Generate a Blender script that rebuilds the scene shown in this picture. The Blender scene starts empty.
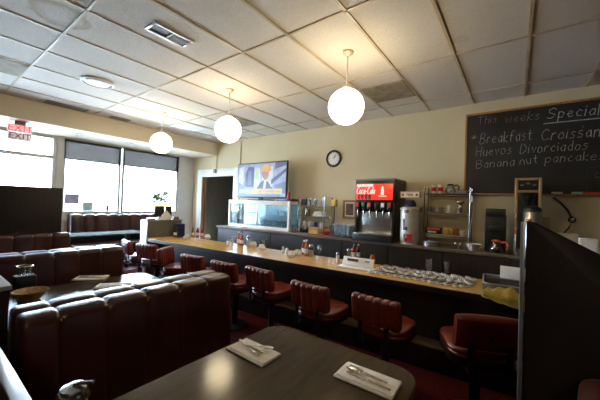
import bpy, bmesh, math, random
from mathutils import Vector, Matrix
random.seed(4)
PI = math.pi
sc = bpy.context.scene
COL = sc.collection
# ------------------------------------------------------------------ camera
F, YAW, PIT, ROL, EYE, CEIL = 291.3, .6376, .0136, .034, 1.45, 3.043
def _ray(u, v):
    x = (u-300)/F; y = (v-200)/F
    c, s = math.cos(ROL), math.sin(ROL); x, y = c*x+s*y, -s*x+c*y
    z2 = -y
    d = math.cos(PIT)-z2*math.sin(PIT); z = math.sin(PIT)+z2*math.cos(PIT)
    c, s = math.cos(YAW), math.sin(YAW)
    return Vector((c*x-s*d, s*x+c*d, z))
def at_y(u, v, y): q = _ray(u, v); t = y/q.y; return Vector((q.x*t, y, q.z*t+EYE))
def at_z(u, v, z): q = _ray(u, v); t = (z-EYE)/q.z; return Vector((q.x*t, q.y*t, z))
cam = bpy.data.cameras.new('camera'); cam.sensor_width = 36; cam.lens = F/600*36; cam.clip_start = .02
co = bpy.data.objects.new('camera', cam); COL.objects.link(co)
co.matrix_world = Matrix.Translation((0, 0, EYE)) @ Matrix.Rotation(YAW, 4, 'Z') @ Matrix.Rotation(PI/2+PIT, 4, 'X') @ Matrix.Rotation(ROL, 4, 'Z')
sc.camera = co
# ------------------------------------------------------------------ materials
def mat(name, col, rough=.5, metal=0., var=.12, scale=9., bump=0., stretch=(1, 1, 1), emit=0., ecol=None, coat=0., spec=.5):
    m = bpy.data.materials.new(name); m.use_nodes = True
    n, l = m.node_tree.nodes, m.node_tree.links
    b = n['Principled BSDF']
    tc = n.new('ShaderNodeTexCoord'); mp = n.new('ShaderNodeMapping'); mp.inputs['Scale'].default_value = stretch
    l.new(tc.outputs['Object'], mp.inputs[0])
    no = n.new('ShaderNodeTexNoise'); no.inputs['Scale'].default_value = scale; no.inputs['Detail'].default_value = 4
    l.new(mp.outputs[0], no.inputs['Vector'])
    rp = n.new('ShaderNodeValToRGB')
    rp.color_ramp.elements[0].position = .3; rp.color_ramp.elements[1].position = .7
    rp.color_ramp.elements[0].color = [max(0, c*(1-var)) for c in col]+[1]
    rp.color_ramp.elements[1].color = [min(1, c*(1+var)) for c in col]+[1]
    l.new(no.outputs['Fac'], rp.inputs[0]); l.new(rp.outputs[0], b.inputs['Base Color'])
    b.inputs['Roughness'].default_value = rough; b.inputs['Metallic'].default_value = metal
    b.inputs['Coat Weight'].default_value = coat; b.inputs['Coat Roughness'].default_value = .15
    b.inputs['Specular IOR Level'].default_value = spec
    if bump:
        bp = n.new('ShaderNodeBump'); bp.inputs['Strength'].default_value = bump; bp.inputs['Distance'].default_value = .01
        l.new(no.outputs['Fac'], bp.inputs['Height']); l.new(bp.outputs[0], b.inputs['Normal'])
    if emit:
        b.inputs['Emission Color'].default_value = list(ecol or col)+[1]; b.inputs['Emission Strength'].default_value = emit
    return m
def glass(name, tint=(1, 1, 1), refl=.10, rough=.02):
    m = bpy.data.materials.new(name); m.use_nodes = True
    n, l = m.node_tree.nodes, m.node_tree.links; n.remove(n['Principled BSDF'])
    t = n.new('ShaderNodeBsdfTransparent'); t.inputs[0].default_value = list(tint)+[1]
    g = n.new('ShaderNodeBsdfGlossy'); g.inputs['Roughness'].default_value = rough
    fr = n.new('ShaderNodeLayerWeight'); fr.inputs[0].default_value = .25
    mm = n.new('ShaderNodeMath'); mm.operation = 'MULTIPLY_ADD'; mm.inputs[1].default_value = .5; mm.inputs[2].default_value = refl
    mx = n.new('ShaderNodeMixShader')
    l.new(fr.outputs['Fresnel'], mm.inputs[0]); l.new(mm.outputs[0], mx.inputs[0])
    l.new(t.outputs[0], mx.inputs[1]); l.new(g.outputs[0], mx.inputs[2]); l.new(mx.outputs[0], n['Material Output'].inputs[0])
    return m
W = dict(
 wall=mat('tan_paint', (.64, .545, .35), .75, var=.03, scale=2),
 soffit=mat('cream_paint', (.66, .57, .42), .7, var=.03, scale=2),
 tbar=mat('ceiling_bar_paint', (.55, .45, .31), .45, var=.3, scale=3),
 carpet=mat('dark_red_carpet', (.062, .007, .008), .95, spec=.05, var=.5, scale=60, bump=.4),
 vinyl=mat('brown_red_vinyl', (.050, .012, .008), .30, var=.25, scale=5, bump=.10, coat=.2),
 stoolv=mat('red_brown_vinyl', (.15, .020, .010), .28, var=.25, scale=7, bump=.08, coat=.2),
 dwood=mat('dark_wood_laminate', (.013, .007, .005), .5, spec=.3, var=.4, scale=6, stretch=(6, 6, .5)),
 fwood=mat('dark_panel_laminate', (.020, .012, .008), .4, spec=.35, var=.35, scale=5, stretch=(5, 5, .5)),
 tabtop=mat('walnut_table_laminate', (.058, .036, .015), .15, var=.2, scale=4, stretch=(9, 1.2, 1), spec=.2),
 tabedge=mat('table_edge_band', (.10, .055, .025), .4),
 ctop=mat('golden_counter_laminate', (.58, .36, .105), .16, var=.16, scale=6, stretch=(1, 4, 1)),
 bctop=mat('grey_brown_counter_laminate', (.16, .12, .09), .3, var=.2),
 black=mat('black_plastic', (.012, .012, .013), .4),
 blackm=mat('black_metal', (.015, .015, .017), .35, metal=.3),
 steel=mat('brushed_steel', (.55, .54, .52), .28, metal=1, var=.08, stretch=(1, 1, 8)),
 flat=mat('table_cutlery_steel', (.36, .33, .29), .25, metal=1, var=.1),
 chrome=mat('chrome', (.45, .45, .46), .22, metal=1, var=.03),
 alu=mat('aluminium_trim', (.62, .62, .64), .3, metal=.9, var=.06),
 white=mat('white_paint', (.78, .76, .72), .45, var=.03),
 frame=mat('window_frame_paint', (.50, .50, .51), .4, var=.06),
 china=mat('white_china', (.80, .79, .76), .2, var=.03),
 paper=mat('white_paper', (.86, .84, .80), .8, var=.05, scale=20),
 linen=mat('napkin_paper', (.88, .84, .78), .9, var=.05, scale=40, bump=.1),
 red=mat('red_plastic', (.60, .03, .02), .35),
 ketchup=mat('ketchup_bottle', (.42, .025, .012), .25),
 amber=mat('amber_sauce', (.45, .16, .03), .25),
 green=mat('green_plastic', (.03, .25, .05), .4),
 yellow=mat('yellow_plastic', (.75, .50, .05), .45),
 cloth=mat('yellow_cloth', (.70, .55, .12), .95, var=.15, scale=30, bump=.3),
 blue=mat('navy_plastic', (.02, .03, .12), .4),
 orange=mat('orange_plastic', (.80, .10, .03), .35),
 wood=mat('oak_trim', (.42, .19, .055), .4, var=.25, scale=5, stretch=(1, 1, 8)),
 woodx=mat('oak_trim_long', (.42, .19, .055), .4, var=.25, scale=5, stretch=(8, 1, 1)),
 brown=mat('brown_door_wood', (.22, .10, .04), .45, var=.25, scale=4, stretch=(6, 6, .6)),
 slate=mat('chalkboard_slate', (.018, .019, .019), .55, var=.45, scale=1.6, stretch=(1, 1, 1.5)),
 chalk=mat('chalk', (.42, .41, .40), .95, var=.5, scale=90),
 olive=mat('olive_paint', (.075, .062, .038), .8),
 grey=mat('grey_plastic', (.22, .22, .22), .5),
 cab=mat('grey_olive_laminate', (.13, .12, .09), .5),
 brass=mat('brass_button', (.60, .34, .12), .25, metal=.9),
 concrete=mat('pale_concrete', (.62, .61, .58), .9, var=.08, scale=3),
 facade=mat('pale_stucco', (.75, .75, .74), .9, var=.04, scale=1),
 leaf=mat('leaf_green', (.16, .36, .08), .5, var=.4, scale=30),
 straw=mat('tan_wicker', (.42, .29, .15), .7, var=.4, scale=60, bump=.5),
 perf=mat('dirty_perforated_tile', (.30, .25, .17), .8, var=.28, scale=9),
 lav=mat('lavender_paper', (.45, .42, .70), .8),
 aqua=mat('pale_blue_paper', (.45, .72, .75), .8),
 blind=mat('grey_roller_blind', (.22, .23, .26), .8, var=.06, stretch=(1, 1, 12)),
 coffee=mat('dark_coffee', (.02, .008, .004), .15),
 seed=mat('white_sugar', (.80, .78, .74), .9, bump=.2, scale=60),
 skin=mat('warm_skin_tone_screen', (.75, .42, .25), .4, emit=.5),
 globe=mat('glowing_opal_glass', (1, .93, .82), .3, var=0, emit=8.5, ecol=(1, .82, .53)),
 difl=mat('cool_white_diffuser', (.85, .88, .9), .4, var=.02),
)
W['glass'] = glass('window_glass', (.97, .99, 1), .03)
W['tumbler'] = glass('tumbler_glass', (.93, .96, .98), .16, .2)
W['case'] = glass('case_glass', (.90, .97, .98), .0)
W['blind'] = glass('sunscreen_fabric', (.108, .100, .093), .04, .6)
W['jar'] = glass('jar_glass', (.86, .84, .80), .12, .05)
def ceiling_mat():
    m = mat('ceiling_tile', (.70, .655, .585), .85, var=.05, scale=55, bump=.55)
    n, l = m.node_tree.nodes, m.node_tree.links; b = n['Principled BSDF']
    src = b.inputs['Base Color'].links[0].from_socket
    tc = n.new('ShaderNodeTexCoord')
    for (x, y, r, w, k) in ((-3.26, .76, .20, .10, .55), (-.47, 3.04, .05, .07, .22)):      # water stains on the tiles
        d = n.new('ShaderNodeVectorMath'); d.operation = 'DISTANCE'; d.inputs[1].default_value = (x, y, CEIL)
        nz = n.new('ShaderNodeTexNoise'); nz.inputs['Scale'].default_value = 6
        ad = n.new('ShaderNodeMath'); ad.operation = 'MULTIPLY_ADD'; ad.inputs[1].default_value = .18
        l.new(tc.outputs['Object'], d.inputs[0]); l.new(tc.outputs['Object'], nz.inputs['Vector'])
        l.new(nz.outputs['Fac'], ad.inputs[0]); l.new(d.outputs['Value'], ad.inputs[2])
        rp = n.new('ShaderNodeValToRGB'); e = rp.color_ramp.elements
        e[0].position = max(0, r+.09-w); e[0].color = (0, 0, 0, 1); e[1].position = r+.09+.03; e[1].color = (0, 0, 0, 1)
        q = e.new(r+.09-.01); q.color = (k, k, k, 1)
        l.new(ad.outputs[0], rp.inputs[0])
        mx = n.new('ShaderNodeMix'); mx.data_type = 'RGBA'; mx.inputs[7].default_value = (.40, .27, .13, 1)
        l.new(rp.outputs[0], mx.inputs[0]); l.new(src, mx.inputs[6]); src = mx.outputs[2]
    l.new(src, b.inputs['Base Color'])
    return m
W['tile'] = ceiling_mat()
# ------------------------------------------------------------------ mesh helpers
def B(): return bmesh.new()
def bx(bm, c, s, bev=0., seg=2, rot=None):
    M4 = Matrix.Translation(c) @ (rot.to_4x4() if rot else Matrix.Identity(4)) @ Matrix.Diagonal((s[0], s[1], s[2], 1))
    v = bmesh.ops.create_cube(bm, size=1, matrix=M4)['verts']
    if bev:
        ed = list({e for q in v for e in q.link_edges})
        bmesh.ops.bevel(bm, geom=ed, offset=bev, segments=seg, profile=.5, affect='EDGES')
    return bm
def rz(a): return Matrix.Rotation(a, 3, 'Z')
def lathe(bm, prof, c=(0, 0, 0), seg=16, rot=None):
    c = Vector(c); rings = []
    for r, z in prof:
        ring = []
        for k in range(seg if r > 1e-6 else 1):
            p = Vector((r*math.cos(2*PI*k/seg), r*math.sin(2*PI*k/seg), z))
            ring.append(bm.verts.new(c+((rot @ p) if rot else p)))
        rings.append(ring)
    for a, b in zip(rings, rings[1:]):
        for k in range(seg):
            q = [a[k % len(a)], a[(k+1) % len(a)], b[(k+1) % len(b)], b[k % len(b)]]
            q = list(dict.fromkeys(q))
            if len(q) > 2: bm.faces.new(q)
    if len(rings[0]) > 1: bm.faces.new(rings[0][::-1])
    if len(rings[-1]) > 1: bm.faces.new(rings[-1])
    return bm
def tube(bm, pts, r, seg=8, closed=False):
    pts = [Vector(p) for p in pts]; n = len(pts); rings = []
    for i, p in enumerate(pts):
        t = (pts[(i+1) % n]-pts[i-1]) if closed else (pts[min(i+1, n-1)]-pts[max(i-1, 0)])
        t.normalize()
        a = t.cross(Vector((0, 0, 1)) if abs(t.z) < .9 else Vector((1, 0, 0))).normalized(); b = t.cross(a)
        rr = r[i] if isinstance(r, (list, tuple)) else r
        rings.append([bm.verts.new(p+rr*(a*math.cos(2*PI*k/seg)+b*math.sin(2*PI*k/seg))) for k in range(seg)])
    pr = list(zip(rings, rings[1:]))+([(rings[-1], rings[0])] if closed else [])
    for a, b in pr:
        for k in range(seg): bm.faces.new((a[k], a[(k+1) % seg], b[(k+1) % seg], b[k]))
    if not closed: bm.faces.new(rings[0][::-1]); bm.faces.new(rings[-1])
    return bm
def prism(bm, pts, vec, bev=0.):
    vec = Vector(vec); a = [bm.verts.new(p) for p in pts]; b = [bm.verts.new(Vector(p)+vec) for p in pts]
    n = len(a); f = [bm.faces.new(a), bm.faces.new(b[::-1])]
    for k in range(n): bm.faces.new((a[k], b[k], b[(k+1) % n], a[(k+1) % n]))
    if bev: bmesh.ops.bevel(bm, geom=list({e for q in f for e in q.edges}), offset=bev, segments=2, profile=.5, affect='EDGES')
    return bm
def rrect(w, h, r, n=6, cx=0., cy=0.):
    o = []
    for (sx, sy, a0) in ((1, 1, 0), (-1, 1, PI/2), (-1, -1, PI), (1, -1, 3*PI/2)):
        for k in range(n+1):
            a = a0+PI/2*k/n; o.append((cx+sx*(w/2-r)+r*math.cos(a), cy+sy*(h/2-r)+r*math.sin(a)))
    return o
def channels(bm, prof, n, w, bulge, l0=0., lean=0., bend=0., steps=8, EXP=3.):
    """tufted upholstery: closed profile (a, z) swept along l, swelling between the seams"""
    m = len(prof); rows = []; ws = [w]*n if not isinstance(w, (list, tuple)) else list(w); cum = [sum(ws[:q]) for q in range(n+1)]; ca = sum(p[0] for p in prof)/m; cz = sum(p[1] for p in prof)/m; L = cum[n]
    nor = []
    for k in range(m):
        p, q = prof[k-1], prof[(k+1) % m]; t = Vector((q[0]-p[0], q[1]-p[1])).normalized(); nn = Vector((t.y, -t.x))
        if nn.dot(Vector((prof[k][0]-ca, prof[k][1]-cz))) < 0: nn = -nn
        nor.append(nn)
    for i in range(n):
        for s in range(steps+(1 if i == n-1 else 0)):
            t = s/steps; d = bulge*(1-abs(2*t-1)**EXP); l = l0+cum[i]+t*ws[i]; bb = bend*(1-(2*(l-l0)/L-1)**2)
            rows.append([bm.verts.new((prof[k][0]+nor[k].x*d+lean*(prof[k][1]-prof[0][1])+bb, l, prof[k][1]+nor[k].y*d)) for k in range(m)])
    for a, b in zip(rows, rows[1:]):
        for k in range(m): bm.faces.new((a[k], a[(k+1) % m], b[(k+1) % m], b[k]))
    bm.faces.new(rows[0]); bm.faces.new(rows[-1][::-1])
    return bm
def obj(name, bm, m, parent=None, smooth=35, loc=None):
    bmesh.ops.recalc_face_normals(bm, faces=bm.faces)
    me = bpy.data.meshes.new(name); bm.to_mesh(me); bm.free()
    for q in (m if isinstance(m, (list, tuple)) else [m]): me.materials.append(q)
    if smooth:
        me.polygons.foreach_set('use_smooth', [True]*len(me.polygons)); me.set_sharp_from_angle(angle=math.radians(smooth))
    o = bpy.data.objects.new(name, me); COL.objects.link(o)
    if parent: o.parent = parent
    if loc: o.location = loc
    return o
def tag(o, label, cat, group=None):
    o['label'] = label; o['category'] = cat
    if group: o['group'] = group
    return o
def thing(name, label, cat, loc=(0, 0, 0), rot=0., group=None):
    o = bpy.data.objects.new(name, None); COL.objects.link(o); o.empty_display_size = .1
    o.location = loc; o.rotation_euler = (0, 0, rot)
    return tag(o, label, cat, group)
def structure(name, bm, m, parent=None, smooth=35):
    o = obj(name, bm, m, parent, smooth)
    if not parent: o['kind'] = 'structure'
    return o
def sthing(name, loc=(0, 0, 0)):
    o = bpy.data.objects.new(name, None); COL.objects.link(o); o.location = loc; o['kind'] = 'structure'; return o
def dup(root, loc, rot=None, label=None, group=None, scale=None):
    r = root.copy(); COL.objects.link(r); r.location = loc
    if rot is not None: r.rotation_euler = (0, 0, rot)
    if label: r['label'] = label
    if group: r['group'] = group
    if scale: r.scale = (scale,)*3
    for ch in root.children:
        c = ch.copy(); COL.objects.link(c); c.parent = r
        for g in ch.children:
            d = g.copy(); COL.objects.link(d); d.parent = c
    return r
def text_mesh(name, s, size, m, parent, loc, rot, ext=.002, shear=0.):
    cu = bpy.data.curves.new(name, 'FONT'); cu.body = s; cu.size = size; cu.extrude = ext; cu.align_x = 'CENTER'; cu.align_y = 'CENTER'; cu.shear = shear
    t = bpy.data.objects.new(name+'_tmp', cu); COL.objects.link(t)
    dg = bpy.context.evaluated_depsgraph_get(); me = bpy.data.meshes.new_from_object(t.evaluated_get(dg))
    bpy.data.objects.remove(t); me.materials.clear(); me.materials.append(m)
    o = bpy.data.objects.new(name, me); COL.objects.link(o); o.parent = parent; o.location = loc; o.rotation_euler = rot
    return o
_c = [(.17+.17*math.cos(a*PI/5), .3+.3*math.sin(a*PI/5)) for a in range(11)]
G = dict(T=[[(0, 1), (.6, 1)], [(.3, 1), (.3, 0)]], h=[[(0, 1), (0, 0)], [(0, .45), (.2, .6), (.35, .5), (.35, 0)]],
 i=[[(0, .6), (0, 0)], [(0, .82), (.03, .86)]], s=[[(.33, .55), (.15, .6), (.05, .45), (.3, .25), (.25, .05), (0, .05)]],
 w=[[(0, .6), (.12, 0), (.25, .45), (.38, 0), (.5, .6)]], e=[[(0, .32), (.33, .35), (.3, .55), (.1, .58), (0, .3), (.1, .02), (.35, .1)]],
 k=[[(0, 1), (0, 0)], [(.3, .6), (0, .25), (.32, 0)]], S=[[(.5, .85), (.3, 1), (.05, .85), (.1, .6), (.45, .4), (.4, .1), (.2, 0), (0, .12)]],
 p=[[(0, .6), (0, -.35)], [(0, .5), (.2, .6), (.36, .4), (.25, .05), (0, .1)]], c=[[(.33, .5), (.2, .6), (0, .35), (.1, .05), (.33, .08)]],
 a=[[(.33, .5), (.15, .6), (0, .3), (.12, 0), (.33, .2)], [(.33, .6), (.33, 0)]], l=[[(0, 1), (0, 0)]],
 B=[[(0, 0), (0, 1), (.3, 1), (.42, .78), (.3, .55), (0, .52)], [(.3, .52), (.48, .28), (.32, 0), (0, 0)]],
 r=[[(0, .6), (0, 0)], [(0, .4), (.15, .6), (.3, .55)]], f=[[(.35, .95), (.2, 1), (.12, .8), (.12, 0)], [(0, .55), (.3, .55)]],
 t=[[(.15, .9), (.15, .1), (.3, 0)], [(0, .6), (.3, .6)]], C=[[(.5, .85), (.3, 1), (.05, .75), (0, .4), (.15, .05), (.35, 0), (.55, .12)]],
 o=[_c], H=[[(0, 1), (0, 0)], [(.45, 1), (.45, 0)], [(0, .5), (.45, .5)]], u=[[(0, .6), (.02, .1), (.15, 0), (.32, .15)], [(.32, .6), (.32, 0)]],
 v=[[(0, .6), (.16, 0), (.33, .6)]], D=[[(0, 0), (0, 1), (.3, .95), (.5, .6), (.45, .2), (.2, 0), (0, 0)]],
 d=[[(.33, 1), (.33, 0)], [(.33, .5), (.15, .6), (0, .3), (.12, 0), (.33, .15)]], n=[[(0, .6), (0, 0)], [(0, .42), (.2, .6), (.33, .45), (.33, 0)]],
 P=[[(0, 0), (0, 1), (.35, .95), (.42, .7), (.3, .5), (0, .48)]])
G['*'] = [[(.1, .3), (.3, .8)], [(.3, .3), (.1, .8)], [(0, .55), (.4, .55)]]; G['-'] = [[(0, .35), (.25, .35)]]
def write(bm, s, x0, x1, z0, h, y, r, shear=0., wob=.02):
    adv = 0; lay = []
    for ch in s:
        if ch == ' ': adv += .4; continue
        w = max(p[0] for st in G[ch] for p in st); lay.append((adv, ch)); adv += w+.2
    k = (x1-x0)/(adv-.2)
    for a, ch in lay:
        for st in G[ch]:
            tube(bm, [(x0+k*(a+px+shear*pz)+random.uniform(-1, 1)*wob*h, y, z0+h*(pz+random.uniform(-1, 1)*wob)) for px, pz in st], r, 4)
# ================================================================== THE ROOM
XW, YB, XR, YN = -7.65, 5.02, 5.2, -4.2
structure('floor', bx(B(), ((XW+XR)/2, (YB+YN)/2, -.05), (XR-XW+.3, YB-YN+.3, .1)), W['carpet'])
structure('ceiling', bx(B(), ((XW+XR)/2, (YB+YN)/2, CEIL+.05), (XR-XW+.3, YB-YN+.3, .1)), W['tile'])
gx = [-1.147+.61*i for i in range(-8, 11)]; gy = [.865+1.22*j for j in range(-4, 4)]
bm = B()
for x in gx: bx(bm, (x, (YB+YN)/2, CEIL-.004), (.026, YB-YN, .012))
for y in gy: bx(bm, ((-6.55+XR)/2, y, CEIL-.0045), (XR+6.55, .022, .011))
structure('trim_1', bm, W['tbar'])['label'] = 'tan metal grid bars between the ceiling tiles'
# back wall with the doorway
dx0, dx1, dzt = -7.22, -5.86, 2.13
bm = B()
bx(bm, ((XW-.15+dx0)/2, YB+.065, CEIL/2), (dx0-XW+.15, .13, CEIL)); bx(bm, ((dx1+XR+.15)/2, YB+.065, CEIL/2), (XR+.15-dx1, .13, CEIL))
bx(bm, ((dx0+dx1)/2, YB+.065, (CEIL+dzt)/2), (dx1-dx0, .13, CEIL-dzt))
structure('wall_back', bm, W['wall'])
structure('wall_right', bx(B(), (XR+.075, (YB+YN)/2, CEIL/2), (.15, YB-YN, CEIL)), W['fwood'])
structure('wall_near', bx(B(), ((XW+XR)/2, YN-.075, CEIL/2), (XR-XW+.3, .15, CEIL)), W['fwood'])
# window wall: sill wall, header and piers
SILL, HEAD = 1.09, 2.66
bm = B()
bx(bm, (XW-.075, (1.93+4.55)/2, SILL/2), (.15, 4.55-1.93, SILL)); bx(bm, (XW-.075, (-.97+.45)/2, SILL/2), (.15, .45+.97, SILL))
bx(bm, (XW-.075, (YB+YN)/2, (HEAD+CEIL)/2), (.15, YB-YN, CEIL-HEAD)); bx(bm, (XW-.075, (4.55+YB)/2, HEAD/2), (.15, YB-4.55, HEAD))
bx(bm, (XW-.075, 1.88, HEAD/2), (.15, .10, HEAD)); bx(bm, (XW-.075, .5, HEAD/2), (.15, .1, HEAD)); bx(bm, (XW-.075, (YN-.97)/2, HEAD/2), (.15, -.97-YN, HEAD))
structure('wall_front', bm, mat('grey_white_paint', (.60, .57, .52), .65, var=.03))
structure('trim_2', bx(B(), ((XW-6.55)/2, (YB+YN)/2, (2.69+CEIL-.012)/2), (-6.55-XW-.002, YB-YN-.004, CEIL-.012-2.69)), W['soffit'])['label'] = 'cream soffit dropped below the ceiling over the windows'
structure('baseboard_back', bx(B(), ((-5.64+XR)/2, YB-.008, .05), (XR+5.64, .014, .1)), W['dwood'])
structure('baseboard_right', bx(B(), (XR-.008, .4, .05), (.014, 9, .1)), W['dwood'])
def window(n, y0, y1, blind):
    w = sthing('window_%d' % n, (XW-.06, 0, 0)); bm = B()
    for y in (y0+.025, y1-.025): bx(bm, (0, y, (SILL+HEAD)/2), (.08, .05, HEAD-SILL), .004)
    for z in (SILL+.02, HEAD-.02): bx(bm, (0, (y0+y1)/2, z), (.08, y1-y0-.1, .04), .004)
    obj('window_frame', bm, W['frame'], w)
    obj('pane', bx(B(), (-.01, (y0+y1)/2, (SILL+HEAD)/2), (.006, y1-y0-.1, HEAD-SILL-.08)), W['glass'], w)
    if blind:
        bm = B(); bx(bm, (.055, (y0+y1)/2, 2.435), (.006, y1-y0-.04, .39)); tube(bm, [(.055, y0+.02, 2.24), (.055, y1-.02, 2.24)], .012)
        tube(bm, [(.065, y0+.02, 2.637), (.065, y1-.02, 2.637)], .02)
        obj('blind', bm, W['blind'], w)['label'] = 'grey roller blind pulled partly down'
window(1, 1.93, 3.06, True); window(2, 3.09, 4.55, True); window(3, -.97, .45, True)  # third window is out of view, added to light the booths
d = sthing('door_2', (XW-.06, 0, 0)); bm = B()
for y in (.585, 1.795): bx(bm, (0, y, HEAD/2), (.09, .07, HEAD-.002), .004)
for z in (.12, 2.24, HEAD-.02): bx(bm, (0, 1.19, z), (.09, 1.14, .24 if z < 1 else (.07 if z < 2.5 else .04)), .004)
obj('door_frame', bm, W['frame'], d)
obj('pane', bx(B(), (-.01, 1.19, 1.22), (.006, 1.14, 1.96)), W['glass'], d); obj('pane', bx(B(), (-.01, 1.19, 2.457), (.006, 1.14, .36)), W['glass'], d)
bm = B(); tube(bm, [(.06, 1.70, .95), (.10, 1.70, .97), (.10, 1.70, 1.37), (.06, 1.70, 1.39)], .014); obj('door_handle', bm, W['alu'], d)
# doorway in the back wall and the passage behind it
d = sthing('door_1'); bm = B()
bx(bm, ((-7.42+dx0)/2, YB-.015, (dzt+.2)/2), (dx0+7.42, .03, dzt+.2), .004); bx(bm, ((dx1-5.65)/2, YB-.015, (dzt+.2)/2), (-5.65-dx1, .03, dzt+.2), .004)
bx(bm, ((dx0+dx1)/2, YB-.015, dzt+.1), (dx1-dx0, .03, .2), .004)
obj('door_frame', bm, W['white'], d)
bm = B(); bx(bm, (dx0+.016, YB+.065, dzt/2), (.030, .128, dzt-.002), .003); bx(bm, (dx0+.05, YB+.09, dzt/2), (.035, .04, dzt-.002), .003); obj('wood_jamb', bm, W['brown'], d)
bm = B()
bx(bm, (-7.55, 6.3, 1.3), (.1, 2.3, 2.6)); bx(bm, (-4.75, 6.3, 1.3), (.1, 2.3, 2.6)); bx(bm, (-6.15, 7.5, 1.3), (2.9, .1, 2.6)); bx(bm, (-6.15, 6.3, 2.65), (2.9, 2.3, .1))
structure('wall_passage', bm, W['olive'])
structure('floor_passage', bx(B(), (-6.15, 6.38, -.05), (2.9, 2.1, .1)), W['carpet'])
# outside: pavement and the building over the street
structure('ground', bx(B(), (-20, 1, -.12), (24.4, 60, .1)), W['concrete'])
structure('wall_street', bx(B(), (-31, 1, 1.5), (1, 60, 3.4)), W['facade'])
k = at_y(144, 203, 8.)
t = thing('barrier', 'yellow street barrier seen through the right-hand window', 'barrier', (-14.5, 7.2, -.07), 0)
bm = B(); [bx(bm, (0, 0, z), (.05, 2.2, .22), .01) for z in (.85, 1.2)]; obj('board', bm, W['yellow'], t)
for y in (-.9, .9): obj('leg', bx(B(), (.06, y, .67), (.06, .08, 1.34), .005), W['white'], t)
# ================================================================== CEILING FITTINGS
for (x, y, lab) in ((-1.45, 3.925, 'dirty square perforated return-air panel in ceiling above soda dispenser, right of the nearest globe'), (-4.5, 3.86, 'dirty square perforated return-air panel in the ceiling behind the middle globe'), (-5.11, .56, 'dirty square perforated panel in ceiling at the left, above the exit sign side')):
    t = thing('air_return_panel', lab, 'vent', (x, y, CEIL))
    bm = B(); bx(bm, (0, 0, -.008), (.575, .59, .014)); obj('perforated_face', bm, W['perf'], t)
def register(name, lab, x, y, sx, sy, n, half):
    t = thing(name, lab, 'vent', (x, y, CEIL)); bm = B()
    for s in (-1, 1):
        bx(bm, (s*(sx/2-.012), 0, -.009), (.024, sy, .016), .003); bx(bm, (0, s*(sy/2-.012), -.009), (sx-.05, .024, .016), .003)
    if half: bx(bm, (0, 0, -.009), (sx-.05, .014, .014))
    obj('frame', bm, W['alu'] if half else W['grey'], t)
    obj('throat', bx(B(), (0, 0, -.003), (sx-.04, sy-.04, .004)), W['black'], t)
    bm = B()
    for k in range(0 if half else n):
        x_ = -sx/2+.03+(sx-.06)*k/(n-1)
        y0, y1 = (.012, sy/2-.028) if half else (-sy/2+.028, sy/2-.028)
        bx(bm, (x_, (y0+y1)/2, -.010), (.004, y1-y0, .010))
    if half:
        for k in range(10): bx(bm, (0, .03+k*(sy/2-.06)/9, -.011), (sx-.06, .004, .006))
    obj('louvre', bm, W['alu'] if half else W['grey'], t)
register('air_register', 'metal ceiling register with one half black and one half louvred', -2.71, 1.465, .19, .40, 7, True)
register('slot_vent', 'long dark slot vent in ceiling by the soffit, left of the round diffuser', -6.40, 1.64, .20, .60, 5, False)
register('slot_vent', 'short dark slot vent in ceiling by soffit, just left of the farthest globe', -6.42, 2.50, .18, .34, 5, False)
t = thing('round_diffuser', 'round white disc diffuser set in the ceiling at left', 'vent', (-4.67, 1.52, CEIL))
obj('rim', lathe(B(), [(.19, -.001), (.2, -.02), (.17, -.03), (.165, -.012), (0, -.012)], seg=32), W['white'], t)
obj('disc', lathe(B(), [(.13, -.013), (.14, -.028), (.1, -.034), (0, -.036)], seg=32), W['difl'], t)
t = thing('light_panel', 'flat pale square light panel in the ceiling behind the farthest globe', 'ceiling light', (-5.72, 3.6, CEIL))
bm = B(); bx(bm, (0, 0, -.008), (.56, .56, .014), .004); obj('diffuser', bm, W['difl'], t)
for (x, y, lab) in ((-7.0, 2.0, 'small recessed downlight under the soffit left of the window mullion'), (-7.0, 2.95, 'small recessed downlight under soffit over the window mullion'), (-7.0, 4.0, 'small recessed downlight under the soffit, rightmost by the wall corner')):
    t = thing('downlight', lab, 'ceiling light', (x, y, 2.69)); obj('trim_ring', lathe(B(), [(.08, -.001), (.075, -.012), (.055, -.012), (.05, -.002)], seg=20), W['alu'], t)
    obj('lens', lathe(B(), [(.048, -.002), (.04, -.008), (0, -.009)], seg=20), W['difl'], t)
# globes
GR = .183
t = thing('pendant_lamp', 'lit white globe pendant nearest the camera, just above and right of the wall clock', 'lamp', (-1.43, 2.675, CEIL), 0, 'globe pendants over the counter')
bm = B(); lathe(bm, [(.06, -.001), (.06, -.012), (.045, -.028), (.012, -.045), (0, -.045)], seg=20); obj('canopy', bm, mat('antique_white_brass', (.70, .58, .38), .35, metal=.3), t)
obj('rod', tube(B(), [(0, 0, -.045), (0, 0, -.372)], .007), W['white'], t)
obj('cap', lathe(B(), [(0, -.36), (.03, -.362), (.055, -.385), (.055, -.40), (0, -.402)], seg=20), W['white'], t)
obj('glass_globe', lathe(B(), [(GR*math.sin(PI*k/16) if 0 < k < 16 else 0, -.572-GR*math.cos(PI*k/16)) for k in range(17)][::-1], seg=32), W['globe'], t, 180)
dup(t, (-3.305, 2.69, CEIL-.0), 0, 'lit white globe pendant in the middle of the row of three')
dup(t, (-5.21, 2.73, CEIL), 0, 'lit white globe pendant farthest away, in front of the windows')
dup(t, (.9, -1.2, CEIL), 0, 'added globe pendant, unseen behind the camera, lighting the foreground tables')  # extra lamp out of view, added to light the foreground tables
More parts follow.
